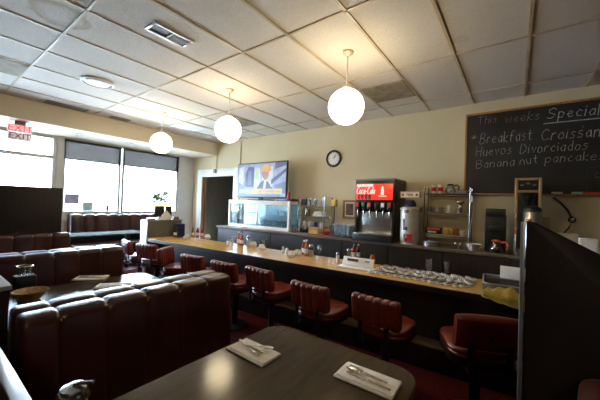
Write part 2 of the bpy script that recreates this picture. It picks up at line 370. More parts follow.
# exit sign
p = at_y(20, 131, 1.12)
t = thing('exit_sign', 'red and grey EXIT sign hanging under the soffit', 'sign', (-6.78, 1.11, 2.362))
bm = B(); bx(bm, (0, 0, .20), (.04, .30, .12), .006); bx(bm, (0, 0, .065), (.03, .30, .13), .02); obj('housing', bm, mat('lit_grey_plastic', (.62, .60, .60), .4, emit=.2), t)
bm = B(); bx(bm, (0, 0, .290), (.03, .14, .06), .004); bx(bm, (0, 0, .323), (.06, .28, .008), .003); obj('bracket', bm, W['grey'], t)
mr = mat('red_sign_letters', (.9, .03, .05), .4, emit=1.2)
text_mesh('lettering', 'EXIT', .155, mr, t, (.022, 0, .20), (PI/2, 0, PI/2))
text_mesh('lettering', 'EXIT', .135, mat('dark_red_sign_letters', (.25, .02, .03), .4), t, (.017, 0, .07), (PI/2, 0, PI/2))
# ================================================================== BACK WALL FITTINGS
cpt = at_y(333.5, 158.5, 5.0)
t = thing('wall_clock', 'round wall clock with black rim and white face', 'clock', (cpt.x, YB, cpt.z)); R = Matrix.Rotation(PI/2, 3, 'X')
obj('rim', lathe(B(), [(.125, .012), (.14, .035), (.165, .035), (.172, .02), (.172, .002)], seg=36, rot=R), W['black'], t)
obj('face', lathe(B(), [(0, .014), (.135, .014), (.135, .004)][::-1], seg=36, rot=R), W['paper'], t)
bm = B(); [bx(bm, (.112*math.sin(k*PI/6), -.017, .112*math.cos(k*PI/6)), (.008, .003, .022), rot=Matrix.Rotation(k*PI/6, 3, 'Y')) for k in range(12)]; obj('hour_marks', bm, W['black'], t)
bm = B(); bx(bm, (.022, -.02, .024), (.010, .003, .066), rot=Matrix.Rotation(.75, 3, 'Y')); obj('hour_hand', bm, W['black'], t)
bm = B(); bx(bm, (.026, -.024, .04), (.007, .003, .095), rot=Matrix.Rotation(.58, 3, 'Y')); obj('minute_hand', bm, W['black'], t)
# chalkboard
bx0, bx1, bz0, bz1 = -.635, 1.75, 1.67, 2.885
t = thing('chalkboard', 'large black chalkboard in a wooden frame listing the weekly specials', 'chalkboard', ((bx0+bx1)/2, YB, bz0)); ox = (bx0+bx1)/2
w, h = bx1-bx0, bz1-bz0
obj('slate', bx(B(), (0, -.012, h/2), (w-.04, .014, h-.04)), W['slate'], t)
bm = B(); [bx(bm, (s*(w/2-.014), -.016, h/2), (.028, .03, h), .004) for s in (-1, 1)]; bx(bm, (0, -.016, h-.014), (w-.058, .03, .028), .004); obj('frame', bm, W['woodx'], t)
bm = B(); bx(bm, (0, -.03, .012), (w-.058, .058, .022), .004); obj('chalk_tray', bm, W['woodx'], t)
bm = B()
def cw(s, u0, u1, v0, v1, hpx, r=.0042):
    a, b = at_y(u0, v0, 5.), at_y(u1, v1, 5.); c = at_y(u0, v0-hpx, 5.)
    b2 = B(); write(b2, s, 0, (b-a).length, 0, c.z-a.z, 0, r*.78, .10, .035)
    ang = math.atan2(b.z-a.z, b.x-a.x)
    bmesh.ops.transform(b2, matrix=Matrix.Translation((a.x-ox, -.0205, a.z-bz0)) @ Matrix.Rotation(-ang, 4, 'Y'), verts=b2.verts)
    me = bpy.data.meshes.new('x'); b2.to_mesh(me); b2.free(); bm.from_mesh(me); bpy.data.meshes.remove(me)
cw('This', 477, 496, 124.5, 122.5, 7.5); cw('weeks', 505, 539, 123, 119.5, 9)
obj('chalk_heading', bm, mat('faint_chalk', (.26, .25, .24), .95, var=.4, scale=90), t)
bm = B(); cw('Specials', 547, 607, 119, 114, 10.5, .006); obj('chalk_heading', bm, W['chalk'], t)
a, b = at_y(543.5, 123.8, 5.), at_y(606, 117.5, 5.); bm = B(); tube(bm, [(a.x-ox, -.0205, a.z-bz0), (b.x-ox, -.0205, b.z-bz0)], .007, 4); obj('chalk_underline', bm, W['chalk'], t)
for ln in ((('*', 470, 476, 142, 141.5, 8, .004), ('Breakfast', 480, 531, 144, 140, 10.5, .0047), ('Croissant', 541, 607, 140.5, 136, 11, .005)), (('Huevos', 476, 511, 156.5, 154, 9.5), ('Divorciados', 520, 587, 153.5, 149.5, 9, .0044)),
           (('Banana', 476, 514, 168.5, 165.5, 8, .0044), ('nut', 520, 537, 165, 163, 8.5), ('pancakes', 545.5, 604, 163, 159.5, 9, .0046)), (('c', 595, 599, 178, 177.5, 9, .003),)):
    for q in ln:
        bm = B(); cw(*q); obj('chalk_word', bm, W['chalk'], t)
bm = B(); pts = [(587, 196), (587, 168), (640, 162)]; tube(bm, [(q.x-ox, -.0205, q.z-bz0) for q in (at_y(u, v, 5.) for u, v in pts)], .002, 4)
obj('chalk_box', bm, mat('faint_chalk_line', (.12, .12, .12), .95), t)
for (u, m, L, lab) in ((557, 'paper', .11, 'white chalk eraser lying on the chalkboard tray'), (577, 'aqua', .10, 'pale blue chalk box on the chalkboard tray'), (592, 'red', .16, 'red chalk box at the right end of the chalkboard tray')):
    q = at_y(u, 195, 4.98)
    b3 = B(); bx(b3, (0, 0, .012), (L, .03, .024), .004); tag(obj('chalk_box' if m != 'paper' else 'chalk_eraser', b3, W[m], None, 35, (q.x, YB-.04, bz0+.0235)), lab, 'chalk')
# conduit and sensor
for (u, z1, lab) in ((217, 2.31, 'thin painted conduit running down to the doorway frame'), (240.5, 2.33, 'thin painted conduit down the wall beside the television')):
    q = at_y(u, 150, 5.0); bm = B(); tube(bm, [(0, 0, z1+.03), (0, 0, CEIL-.014)], .013)
    tag(obj('conduit', bm, W['wall'], None, 35, (q.x, YB-.016, 0)), lab, 'pipe')
q = at_y(214.5, 170.5, 4.95)
bm = B(); bx(bm, (0, 0, 0), (.09, .05, .11), .006); tag(obj('sensor_box', bm, W['grey'], None, 35, (q.x, YB-.057, 2.26)), 'small grey sensor box fixed on the white doorway frame', 'sensor')
# framed picture
a, b = at_y(343, 200, 5.), at_y(356, 219, 5.)
t = thing('framed_picture', 'small framed picture with oak frame on the wall left of soda dispenser', 'picture', ((a.x+b.x)/2, YB, b.z)); w, h = b.x-a.x, a.z-b.z
bm = B(); [bx(bm, (s*(w/2-.02), -.014, h/2), (.04, .026, h), .005) for s in (-1, 1)]; [bx(bm, (0, -.014, z), (w-.08, .026, .04), .005) for z in (.02, h-.02)]; obj('frame', bm, W['wood'], t)
obj('mount', bx(B(), (0, -.006, h/2), (w-.08, .008, h-.08)), W['linen'], t); obj('print', bx(B(), (0, -.012, h/2), (w-.13, .003, h-.13)), mat('dark_blotchy_print', (.14, .08, .06), .5, var=.9, scale=18), t)
# television
tx, ty, tz = -4.50, 4.62, 1.503
t = thing('television', 'flat television showing a news programme on top of display case', 'television', (tx, ty, tz))
bm = B(); bx(bm, (0, 0, .44), (1.48, .05, .78), .008); obj('bezel', bm, W['black'], t)
bm = B(); bx(bm, (0, .0, .030), (.10, .04, .06)); bx(bm, (0, 0, .008), (.6, .22, .016), .005); obj('stand', bm, W['black'], t)
def em(n, c, s=.16): return mat(n, [q*.35 for q in c], .35, var=.3, scale=7, emit=s, ecol=c)
sm = [em('screen_pale_blue', (.42, .52, .82)), em('screen_dark_blue', (.06, .08, .22)), em('screen_white', (.85, .88, 1)), em('screen_orange', (.95, .50, .10)), em('screen_yellow', (.95, .70, .18)), em('screen_skin', (.55, .26, .14)), em('screen_grey_blue', (.20, .25, .42)), em('screen_green', (.65, .80, .45))]
bm = B(); P = []
def scr(pts, mi, y=-.0265):
    f = bm.faces.new([bm.verts.new((x*1.44-.72, y-.0004*len(P), .075+z*.73)) for x, z in pts]); f.material_index = mi; P.append(1)
scr([(0, 0), (1, 0), (1, 1), (0, 1)], 0)
scr([(0, .0), (.16, 0), (.16, .45), (0, .55)], 6); scr([(.02, .45), (.12, .35), (.14, .95), (.03, .9)], 2); scr([(.17, .3), (.36, .3), (.36, .9), (.24, .92), (.17, .7)], 1)
scr([(.22, .35), (.31, .35), (.30, .8), (.24, .8)], 6); scr([(.36, .25), (.52, .25), (.48, .85), (.38, .9)], 2); scr([(.37, .55), (.47, .5), (.46, .88), (.39, .85)], 7)
scr([(.52, .25), (.75, .3), (.75, .9), (.55, .9)], 2); scr([(.72, .35), (1, .72), (1, .82), (.72, .5)], 1); scr([(.75, .1), (1, .1), (1, .45), (.8, .35)], 6); scr([(.78, .8), (1, .9), (1, 1), (.8, 1)], 1)
scr([(.50, .78), (.54, .93), (.62, .98), (.70, .92), (.72, .78), (.66, .72), (.55, .72)], 3); scr([(.53, .74), (.55, .58), (.59, .5), (.64, .52), (.67, .62), (.67, .74)], 5)
scr([(.42, .22), (.5, .42), (.58, .5), (.66, .45), (.76, .22)], 1); scr([(.56, .22), (.58, .49), (.63, .49), (.61, .22)], 2)
scr([(.05, .12), (.3, .12), (.3, .24), (.05, .22)], 7); scr([(.31, .10), (.94, .10), (.94, .24), (.31, .24)], 4); scr([(.45, .14), (.90, .14), (.90, .18), (.45, .18)], 3); scr([(.0, .0), (.9, .0), (.9, .07), (0, .07)], 6)
obj('screen', bm, sm, t, 0)
# ================================================================== BACK COUNTER
SL = .055
def bcy(x): return 4.47+SL*x            # front edge of the back counter
t = thing('back_counter', 'long dark back counter along the wall carrying the machines', 'counter'); Y1 = YB-.012
bm = B(); x0, x1 = -5.42, 2.3
prism(bm, [(x0, bcy(x0), .86), (x1, bcy(x1), .86), (x1, Y1, .86), (x0, Y1, .86)], (0, 0, .04), .004); obj('counter_top', bm, W['bctop'], t)
bm = B(); x0 += .02; prism(bm, [(x0, bcy(x0)+.04, .0), (x1, bcy(x1)+.04, .0), (x1, Y1, .0), (x0, Y1, .0)], (0, 0, .858)); obj('carcass', bm, W['fwood'], t)
for k in range(10):
    xa = -5.38+k*.765; xb = xa+.745; bm = B()
    prism(bm, [(xa, bcy(xa)+.022, .08), (xb, bcy(xb)+.022, .08), (xb, bcy(xb)+.038, .08), (xa, bcy(xa)+.038, .08)], (0, 0, .765), .003); obj('door_panel', bm, W['fwood'], t)
BZ = .9015
# display case
cx0, cx1, cyf, cyb, ch = -5.29, -3.50, 4.40, 4.80, .592
t = thing('display_case', 'white framed glass display case of glassware under the television', 'display case', (0, 0, BZ)); bm = B()
for x in (cx0+.03, cx1-.03):
    for y in (cyf+.025, cyb-.025): bx(bm, (x, y, ch/2), (.06, .05, ch), .004)
for z in (.03, ch-.04): bx(bm, ((cx0+cx1)/2, cyf+.025, z), (cx1-cx0-.12, .05, .06 if z < .1 else .08), .004)
bx(bm, ((cx0+cx1)/2, cyf+.03, ch/2), (.045, .03, ch-.14), .004)
for x in (cx0+.03, cx1-.03): bx(bm, (x, (cyf+cyb)/2, ch-.03), (.05, cyb-cyf-.1, .055)); bx(bm, (x, (cyf+cyb)/2, .03), (.05, cyb-cyf-.1, .055))
obj('frame', bm, W['white'], t)
obj('top_panel', bx(B(), ((cx0+cx1)/2, (cyf+cyb)/2+.02, ch-.02), (cx1-cx0-.12, cyb-cyf-.06, .03)), W['white'], t)
obj('back_panel', bx(B(), ((cx0+cx1)/2, cyb-.008, ch/2), (cx1-cx0-.12, .012, ch-.06)), mat('pale_blue_panel', (.20, .32, .38), .4), t)
obj('bottom_panel', bx(B(), ((cx0+cx1)/2, (cyf+cyb)/2+.02, .02), (cx1-cx0-.12, cyb-cyf-.06, .03)), W['white'], t)
mid = (cx0+cx1)/2
for xa, xb in ((cx0+.06, mid-.022), (mid+.022, cx1-.06)):
    obj('sliding_door', bx(B(), ((xa+xb)/2, cyf+.02, ch/2), (xb-xa, .005, ch-.14)), W['case'], t)
obj('shelf', bx(B(), (mid, (cyf+cyb)/2+.03, .285), (cx1-cx0-.13, .30, .008)), W['case'], t)
for x in (cx0-.0, cx1): obj('side_pane', bx(B(), (x+(.012 if x < -5 else -.012), (cyf+cyb)/2, ch/2), (.005, cyb-cyf-.1, ch-.12)), W['case'], t)
obj('added_case_lamp', tube(B(), [(cx0+.1, cyf+.07, ch-.055), (cx1-.1, cyf+.07, ch-.055)], .012), mat('added_lamp_tube', (.9, .97, 1), .4, var=0, emit=3.5), t)  # glowing tube added to brighten the inside of the case
# glasses
def tumbler(h=.12, r=.036, r0=.028):
    return lathe(B(), [(0, .001), (r0, .001), (r, h), (r-.003, h), (r0-.004, .012), (0, .012)], seg=14)
gl0 = None
def tumblers(spots, label, group, h=.12, r=.034):
    o = obj('drinking_glass', tumbler(h, r, r*.8), W['tumbler'], None, 50, spots[0]); tag(o, label, 'glass', group)
    for s in spots[1:]: dup(o, s)
    return o
tumblers([(-4.35+.085*k+random.uniform(-.01, .01), y, BZ+.037) for k in range(9) for y in (4.52, 4.62)], 'clear tumbler standing on the floor of the glass display case', 'glasses in the bottom of the display case', .15)
tumblers([(-5.1+.09*k, 4.55, BZ+.037) for k in range(7)], 'clear tumbler on the left floor of the display case', 'glasses at bottom left of the display case', .12)
tumblers([(-3.95+.09*k, 4.60, BZ+.291) for k in range(4)], 'clear tumbler on the right of the display case shelf', 'glasses on the display case shelf', .11)
for (x, lab) in ((-5.12, 'white cup on the left end of the display case shelf'), (-5.0, 'second white cup from the left on the display case shelf')):
    tag(obj('cup', lathe(B(), [(0, .001), (.03, .001), (.045, .09), (.041, .09), (.026, .01), (0, .01)]), W['china'], None, 50, (x, 4.56, BZ+.291)), lab, 'cup')
tag(obj('pie_dish', lathe(B(), [(0, .001), (.09, .001), (.13, .05), (.125, .05), (.085, .01), (0, .01)], seg=24), W['grey'], None, 50, (-4.75, 4.58, BZ+.291)), 'dark round dish on the middle of the display case shelf', 'dish')
q = at_y(246, 227.5, 4.3)
tag(obj('scraper', bx(B(), (0, 0, .012), (.16, .03, .022), .005), W['orange'], None, 35, (q.x, bcy(q.x)+.03, BZ)), 'small orange handled tool lying in front of display case', 'tool')
# cable box + figurine on the case
b3 = B(); bx(b3, (0, 0, .025), (.40, .22, .05), .004); t = thing('cable_box', 'slim black cable box on the right end of display case', 'electronics', (-3.72, 4.60, BZ+ch+.001)); obj('body', b3, W['black'], t)
obj('display_strip', bx(B(), (-.05, -.1115, .027), (.2, .002, .016)), mat('blue_lit_strip', (.1, .15, .3), .3, emit=.3), t)
t = thing('figurine', 'tiny red figurine standing on cable box beside television', 'figurine', (-3.66, 4.56, BZ+ch+.0525)); obj('body', lathe(B(), [(0, 0), (.035, 0), (.04, .04), (.025, .08), (.03, .10), (.02, .13), (0, .14)]), W['red'], t)
obj('base', lathe(B(), [(0, -.001), (.04, -.001), (.04, .006), (0, .006)]), W['brown'], t)
# ------------------------------------------------------------------ wire shelves
def wire_shelf(lab, x0, x1, y0, y1, top, levels):
    t = thing('wire_shelf', lab, 'shelf', (x0, y0, BZ)); w, d_ = x1-x0, y1-y0
    for x in (0, w):
        for y in (0, d_):
            b = B(); tube(b, [(x, y, .0), (x, y, top-BZ)], .009, 8); lathe(b, [(0, top-BZ), (.014, top-BZ), (.014, top-BZ+.015), (0, top-BZ+.02)], (x, y, 0), 8); obj('post', b, W['chrome'], t)
    for z in levels:
        b = B(); z -= BZ
        for y in (0, d_): tube(b, [(.0, y, z), (w, y, z)], .008, 6); tube(b, [(.0, y, z-.03), (w, y, z-.03)], .005, 6)
        for x in (0, w): tube(b, [(x, 0, z), (x, d_, z)], .006, 6)
        for k in range(1, 16): tube(b, [(w*k/16, 0, z), (w*k/16, d_, z)], .003, 4)
        obj('shelf', b, W['chrome'], t)
    return t
sx0, sx1, sy = -3.43, -2.83, 4.58
lz = [at_y(311, v, sy).z for v in (205.5, 216.5, 227)]
wire_shelf('chrome wire shelf of glasses beside display case', sx0, sx1, sy, sy+.28, at_y(311, 198, sy).z, lz)
tumblers([(sx0+.205+.083*k, sy+.08+.1*(k % 2), lz[0]+.007) for k in range(5)], 'clear glass on the top of the left wire shelf', 'glasses on top of the left wire shelf', .13, .038)
def mug(name, lab, loc, m, r=.038, h=.085, rot=0., grp=None):
    t = thing(name, lab, 'mug', loc, rot, grp)
    obj('cup', lathe(B(), [(0, .001), (r*.85, .001), (r, .01), (r, h), (r-.004, h), (r-.006, .012), (0, .012)], seg=18), m, t, 50)
    obj('handle', tube(B(), [(r-.002, 0, h*.8), (r+.022, 0, h*.78), (r+.028, 0, h*.5), (r+.02, 0, h*.25), (r-.002, 0, h*.2)], .006, 6), m, t); return t
def boxx(name, lab, cat, loc, s, m, rot=0.): return tag(obj(name, bx(B(), (0, 0, s[2]/2), s, .004, 2, rz(rot)), m, None, 35, loc), lab, cat)
boxx('black_box', 'black box on the top left corner of the left wire shelf', 'box', (sx0+.09, sy+.14, lz[0]+.007), (.13, .16, .12), W['black'])
t = thing('display_pole', 'thin black pole stand just right of left wire shelf', 'stand', (sx1+.12, sy+.16, BZ)); obj('base', lathe(B(), [(0, .001), (.06, .001), (.06, .01), (.012, .02), (0, .021)]), W['black'], t); obj('pole', tube(B(), [(0, 0, .02), (0, 0, .52)], .010), W['black'], t); obj('plate', lathe(B(), [(0, .521), (.06, .521), (.06, .528), (0, .529)]), W['black'], t)
boxx('carton', 'small yellow carton on top of thin black pole stand', 'box', (sx1+.12, sy+.16, BZ+.5305), (.09, .08, .12), W['yellow'])
t = thing('glass_jar', 'clear lidded jar on middle level of the left wire shelf', 'jar', (sx0+.14, sy+.13, lz[1]+.007)); obj('jar', lathe(B(), [(0, .001), (.055, .001), (.06, .10), (.045, .12), (.04, .12), (.05, .1), (.05, .01), (0, .01)]), W['jar'], t, 50); obj('lid', lathe(B(), [(0, .121), (.05, .121), (.05, .14), (0, .145)]), W['steel'], t)
b3 = B(); [bx(b3, (0, 0, .012+.022*k), (.24-.03*k, .18, .02), .006) for k in range(4)]; tag(obj('folded_towels', b3, W['paper'], None, 35, (sx0+.42, sy+.14, lz[1]+.007)), 'heap of white folded cloths on the left wire shelf', 'cloth')
for k, (m, lab) in enumerate((('china', 'white mug at left end of the lowest wire level, left shelf'), ('china', 'white mug, second along the lowest level of the left wire shelf'), ('blue', 'navy mug on the lowest level of the left wire shelf'), ('china', 'white mug right end of the lowest level of left wire shelf'))): mug('mug', lab, (sx0+.09+.135*k, sy+.10, lz[2]+.007), W[m], .04, .085, 1.0)
boxx('black_box', 'black box on the counter under left wire shelf', 'box', (sx0+.12, sy+.10, BZ), (.16, .16, .10), W['black']); boxx('wooden_box', 'pale orange box on the counter under left wire shelf', 'box', (sx0+.36, sy+.08, BZ), (.22, .14, .11), mat('pale_orange_card', (.72, .42, .16), .7))
tag(obj('bowl', lathe(B(), [(0, .001), (.05, .001), (.10, .07), (.095, .07), (.045, .01), (0, .01)], seg=24), W['red'], None, 50, (-2.72, 4.52, BZ)), 'red bowl on back counter right of the left wire shelf', 'bowl')
for (u, lab) in ((293.5, 'small glass shaker beside the right edge of display case'), (296.5, 'second small glass shaker, next to left wire shelf post')):
    q = at_y(u, 231, 4.42); t = thing('shaker', lab, 'shaker', (q.x, bcy(q.x)+.1, BZ)); obj('jar', lathe(B(), [(0, .001), (.02, .001), (.018, .06), (0, .06)]), W['jar'], t); obj('cap', lathe(B(), [(.019, .061), (.019, .075), (0, .085)]), W['chrome'], t)
tray = thing('tray', 'black tray under upright glasses between left shelf and soda dispenser', 'tray', (-2.41, 4.58, BZ)); obj('body', bx(B(), (0, 0, .012), (.48, .36, .022), .006), W['black'], tray)
tumblers([(-2.60+.085*(k % 5)+.03*(k//5), 4.47+.09*(k//5), BZ+.0245) for k in range(15)], 'tall upright glass on black tray left of soda dispenser', 'glasses on the black tray', .19, .037)
# ------------------------------------------------------------------ soda dispenser
x0, x1, yf, yb = -2.14, -1.485, 4.41, 4.97; w = x1-x0; top = .945
t = thing('soda_dispenser', 'black soda fountain dispenser with lit red header panel and six taps', 'drinks machine', ((x0+x1)/2, yf, BZ))
bm = B(); bx(bm, (0, (yb-yf)/2+.06, .47), (w-.02, yb-yf-.14, .93), .01); bx(bm, (0, .29, .76), (w, .56, .37), .015); bx(bm, (0, .07, .05), (w, .28, .10), .008)
for s in (-1, 1): bx(bm, (s*(w/2-.02), .11, .34), (.04, .18, .5), .004)
obj('body', bm, W['black'], t)
obj('top_cover', bx(B(), (0, .28, .93), (w+.01, .56, .03), .012), W['grey'], t)
obj('splash_plate', bx(B(), (0, .085, .27), (w-.09, .012, .34), .003), W['steel'], t)
bm = B(); bx(bm, (0, .0, .105), (w-.06, .16, .012), .002); [bx(bm, (-w/2+.06+k*(w-.12)/14, .0, .113), (.01, .14, .006)) for k in range(15)]; obj('drip_tray', bm, W['steel'], t)
hm = mat('lit_red_panel', (.85, .045, .02), .3, var=.1, emit=.32); hp = obj('header_panel', bx(B(), (0, .004, .765), (w-.05, .012, .285), .003), hm, t)
bm = B(); bx(bm, (-.155, -.004, .88), (.28, .003, .045)); obj('pale_graphic', bm, mat('lit_white_graphic', (.9, .84, .78), .3, var=.3, scale=25, emit=.2), hp)
bm = B(); [lathe(bm, [(0, 0), (.020, 0), (.028, .085), (0, .085)], (-.255+.062*k, -.004, .632), 10) for k in range(4)]; bmesh.ops.scale(bm, vec=(1, .1, 1), verts=bm.verts, space=Matrix.Translation((0, .004, 0))); obj('glass_graphic', bm, mat('dark_cola_graphic', (.16, .03, .02), .3, emit=.1, var=.6, scale=30), hp)
bm = B(); write(bm, 'Coca-Cola', -.295, .01, .725, .125, -.008, .0055, .22, 0); obj('script_lettering', bm, mat('lit_white_letters', (.9, .88, .86), .3, var=0, emit=.3), hp)
bm = B(); lathe(bm, [(0, 0), (.022, 0), (.026, .03), (.02, .055), (.026, .085), (.012, .125), (.011, .15), (0, .15)], (.14, -.004, .71), 14); bmesh.ops.scale(bm, vec=(1, .15, 1), verts=bm.verts, space=Matrix.Translation((0, .004, 0))); bx(bm, (.14, -.004, .69), (.13, .003, .012)); obj('bottle_graphic', bm, mat('lit_pale_graphic', (.9, .8, .75), .3, var=.1, emit=.3), hp)
for k, c in enumerate(('red', 'green', 'red', 'black', 'china', 'red')):
    x = -w/2+.075+k*(w-.15)/5+(.01 if k > 2 else -.01)
    bm = B(); bx(bm, (x, .02, .535), (.066, .11, .11), .008); v = obj('valve', bm, W['black'], t)
    obj('flavour_label', bx(B(), (x, -.037, .545), (.05, .004, .06), .002), W[c], v)
    bm = B(); lathe(bm, [(.016, .479), (.020, .45), (.012, .415), (0, .415)][::-1], (x, .03, 0), 10); obj('nozzle', bm, W['black'], v)
    bm = B(); tube(bm, [(x, .0, .479), (x, -.015, .44), (x, -.005, .39), (x, .0, .36)], [.006, .008, .009, .008], 6); obj('lever', bm, W['chrome'], v)
bm = B(); bx(bm, (-w/2-.004, .2, .27), (.004, .2, .2)); obj('side_label', bm, W['china'], t); bm = B(); bx(bm, (-w/2-.008, .2, .27), (.003, .14, .08)); obj('side_label_print', bm, W['red'], t); t.scale = (1, 1, 1.05); hp.scale = (1, 1, .85); hp.location = (0, 0, .094)
# ------------------------------------------------------------------ coffee urn
q = at_y(409, 240, 4.52)
t = thing('coffee_urn', 'tall white drinks urn with printed picture right of soda dispenser', 'urn', (q.x, 4.53, BZ)); R_ = .135
obj('body', lathe(B(), [(0, .001), (R_*.9, .001), (R_*.92, .05), (R_, .06), (R_, .52), (R_+.008, .525), (R_+.008, .54), (R_-.02, .56), (0, .565)], seg=32), mat('pale_steel_urn', (.62, .60, .56), .3, metal=.25), t)
obj('lid_collar', lathe(B(), [(.08, .566), (.09, .60), (.07, .64), (.06, .66), (0, .66)], seg=24), W['blue'], t)
bm = B(); bx(bm, (0, -.01, .742), (.30, .05, .10), .004); sg = obj('topper_sign', bm, mat('tan_sign_board', (.60, .40, .17), .5), t); bx_ = B(); bx(bx_, (0, -.037, .742), (.26, .003, .07)); obj('sign_face', bx_, W['linen'], sg)
bm = B(); [bx(bm, (-.10+.2*k, -.041, .742), (.03, .003, .035)) for k in range(2)]; bx(bm, (0, -.041, .75), (.10, .003, .014)); bx(bm, (0.01, -.041, .728), (.08, .003, .010)); obj('sign_print', bm, W['brown'], sg)
def patch(z, wd, ht, m, name, dx=0., rx=.5):
    b = B(); rr = R_+.003; n = 6
    pts = [(rr*math.sin(dx+wd*(k/n-.5)), -rr*math.cos(dx+wd*(k/n-.5))) for k in range(n+1)]
    for a, c in zip(pts, pts[1:]):
        b.faces.new([b.verts.new((a[0], a[1], z-ht/2)), b.verts.new((c[0], c[1], z-ht/2)), b.verts.new((c[0], c[1], z+ht/2)), b.verts.new((a[0], a[1], z+ht/2))])
    obj(name, b, m, t)
patch(.49, .55, .05, W['brown'], 'badge', -.1); patch(.30, .22, .16, W['black'], 'cow_print', -.35); patch(.24, .5, .05, W['black'], 'cow_print', -.2); patch(.11, .55, .10, W['red'], 'fruit_print', .25); patch(.10, .25, .12, W['brown'], 'fruit_print', -.25)
for s in (-1, 1): obj('side_handle', tube(B(), [(s*R_, 0, .50), (s*(R_+.035), 0, .51), (s*(R_+.035), 0, .55), (s*R_, 0, .535)], .008, 6), W['black'], t)
bm = B(); tube(bm, [(0, -R_, .09), (0, -R_-.05, .09), (0, -R_-.055, .05)], .011); obj('spigot', bm, W['black'], t)
# ------------------------------------------------------------------ right wire shelf and its load
rx0, rx1, ry = -1.12, -.515, 4.70
rz_ = [at_y(446, v, ry).z for v in (194, 213.5, 235.5)]
wire_shelf('chrome wire shelf of mugs and pots left of black coffee grinder', rx0, rx1, ry, ry+.24, at_y(446, 188.5, ry).z, rz_)
for k, (x, lab) in enumerate(((.10, 'stack of white and red paper cups, left one on the right wire shelf top'), (.19, 'second stack of white and red paper cups on the right wire shelf top'))):
    t = thing('paper_cups', lab, 'cup', (rx0+x, ry+.14, rz_[0]+.007)); obj('cup', lathe(B(), [(0, .001), (.03, .001), (.042, .14), (.038, .14), (.028, .01), (0, .01)]), W['china'], t, 50); obj('band', lathe(B(), [(.0345, .04), (.0365, .04), (.0408, .10), (.0385, .10), (.0345, .04)]), W['red'], t, 50)
t = thing('coffee_pot', 'glass coffee pot with black handle on top of right wire shelf', 'coffee pot', (rx0+.33, ry+.14, rz_[0]+.007))
def pot(t, hm, fill=True):
    obj('carafe', lathe(B(), [(0, .001), (.06, .001), (.075, .04), (.06, .085), (.042, .11), (.046, .125), (.041, .125), (.038, .11), (.055, .083), (.069, .04), (.055, .006), (0, .006)], seg=20), W['tumbler'], t, 50)
    if fill: obj('coffee', lathe(B(), [(0, .007), (.054, .007), (.067, .04), (.057, .07), (0, .07)], seg=20), W['coffee'], t, 50)
    obj('handle', tube(B(), [(.045, 0, .118), (.085, 0, .135), (.115, 0, .11), (.105, 0, .05)], .010, 8), hm, t); obj('lid', lathe(B(), [(0, .126), (.045, .126), (.05, .135), (.03, .15), (0, .15)], seg=20), hm, t)
pot(t, W['black'], False)
tag(obj('bowl', lathe(B(), [(0, .001), (.04, .001), (.085, .045), (.08, .045), (.035, .008), (0, .008)], seg=24), W['china'], None, 50, (rx0+.49, ry+.12, rz_[0]+.007)), 'white bowl at right end of right wire shelf top', 'bowl')
mug('mug', 'steel mug left on the middle level of the right wire shelf', (rx0+.10, ry+.12, rz_[1]+.007), W['steel'], rot=2.4); mug('mug', 'dark mug in middle of the middle level, right wire shelf', (rx0+.21, ry+.12, rz_[1]+.007), W['grey']); mug('mug', 'white tall mug right on the middle level of the right wire shelf', (rx0+.32, ry+.12, rz_[1]+.007), W['china'], .036, .12)
t = thing('drink_mixer', 'small silver drink mixer at right end of the middle level, right wire shelf', 'mixer', (rx0+.47, ry+.12, rz_[1]+.007)); t.scale = (.85, .85, .62); obj('column', bx(B(), (0, .05, .12), (.06, .05, .24), .012), W['chrome'], t); obj('motor_head', bx(B(), (0, 0, .26), (.11, .14, .08), .025, 3), W['chrome'], t); obj('base', bx(B(), (0, .02, .008), (.11, .14, .016), .006), W['chrome'], t)
obj('cup', lathe(B(), [(0, .017), (.032, .017), (.042, .15), (.038, .15), (.03, .022), (0, .022)], (0, -.02, 0)), W['steel'], t, 50)
t = thing('tea_box', 'black tea box with coloured print on the lowest right wire shelf', 'box', (rx0+.13, ry+.08, rz_[2]+.007)); obj('carton', bx(B(), (0, 0, .05), (.22, .10, .10), .003), W['black'], t)
bm = B(); bx(bm, (0, -.0515, .075), (.18, .002, .03)); obj('label', bm, W['orange'], t); bm = B(); bx(bm, (-.02, -.0515, .03), (.12, .002, .025)); obj('label', bm, W['paper'], t)
mug('mug', 'yellow mug beside the tea box on the lowest right wire shelf', (rx0+.31, ry+.07, rz_[2]+.007), W['yellow'], .042, .10, -.3); mug('mug', 'orange mug right of the yellow mug on the lowest right wire shelf', (rx0+.42, ry+.12, rz_[2]+.007), W['amber'], .04, .10, .6)
mug('mug', 'white mug at right end of lowest right wire shelf', (rx0+.515, ry+.06, rz_[2]+.007), W['china'], .036, .08, 2.2)
q = at_y(429, 241, 4.52)
t = thing('steel_pan', 'round steel pan on the counter in front of right wire shelf', 'pan', (q.x+.015, 4.56, BZ)); obj('pan', lathe(B(), [(0, .001), (.105, .001), (.112, .06), (.12, .062), (.12, .068), (.106, .066), (.10, .008), (0, .008)], seg=28), W['alu'], t, 50); obj('handle', tube(B(), [(.115, .0, .055), (.15, .0, .06), (.19, .0, .06)], .010, 8), W['black'], t)
for (u, lab) in ((456, 'steel topped salt shaker in front of right wire shelf, left of a pair'), (461, 'steel topped pepper shaker in front of right wire shelf, right of a pair')):
    q = at_y(u, 246, 4.52); t = thing('shaker', lab, 'shaker', (q.x, 4.52, BZ)); obj('jar', lathe(B(), [(0, .001), (.023, .001), (.020, .07), (0, .07)]), W['jar'], t, 50); obj('cap', lathe(B(), [(.021, .071), (.021, .09), (.012, .10), (0, .10)]), W['chrome'], t, 50)
q = at_y(475.5, 248, 4.53); t = thing('bowl', 'white fluted bowl at the counter edge left of coffee grinder', 'bowl', (q.x-.03, 4.55, BZ)); t.scale = (.82, .82, 1.1)
bm = B(); n = 32
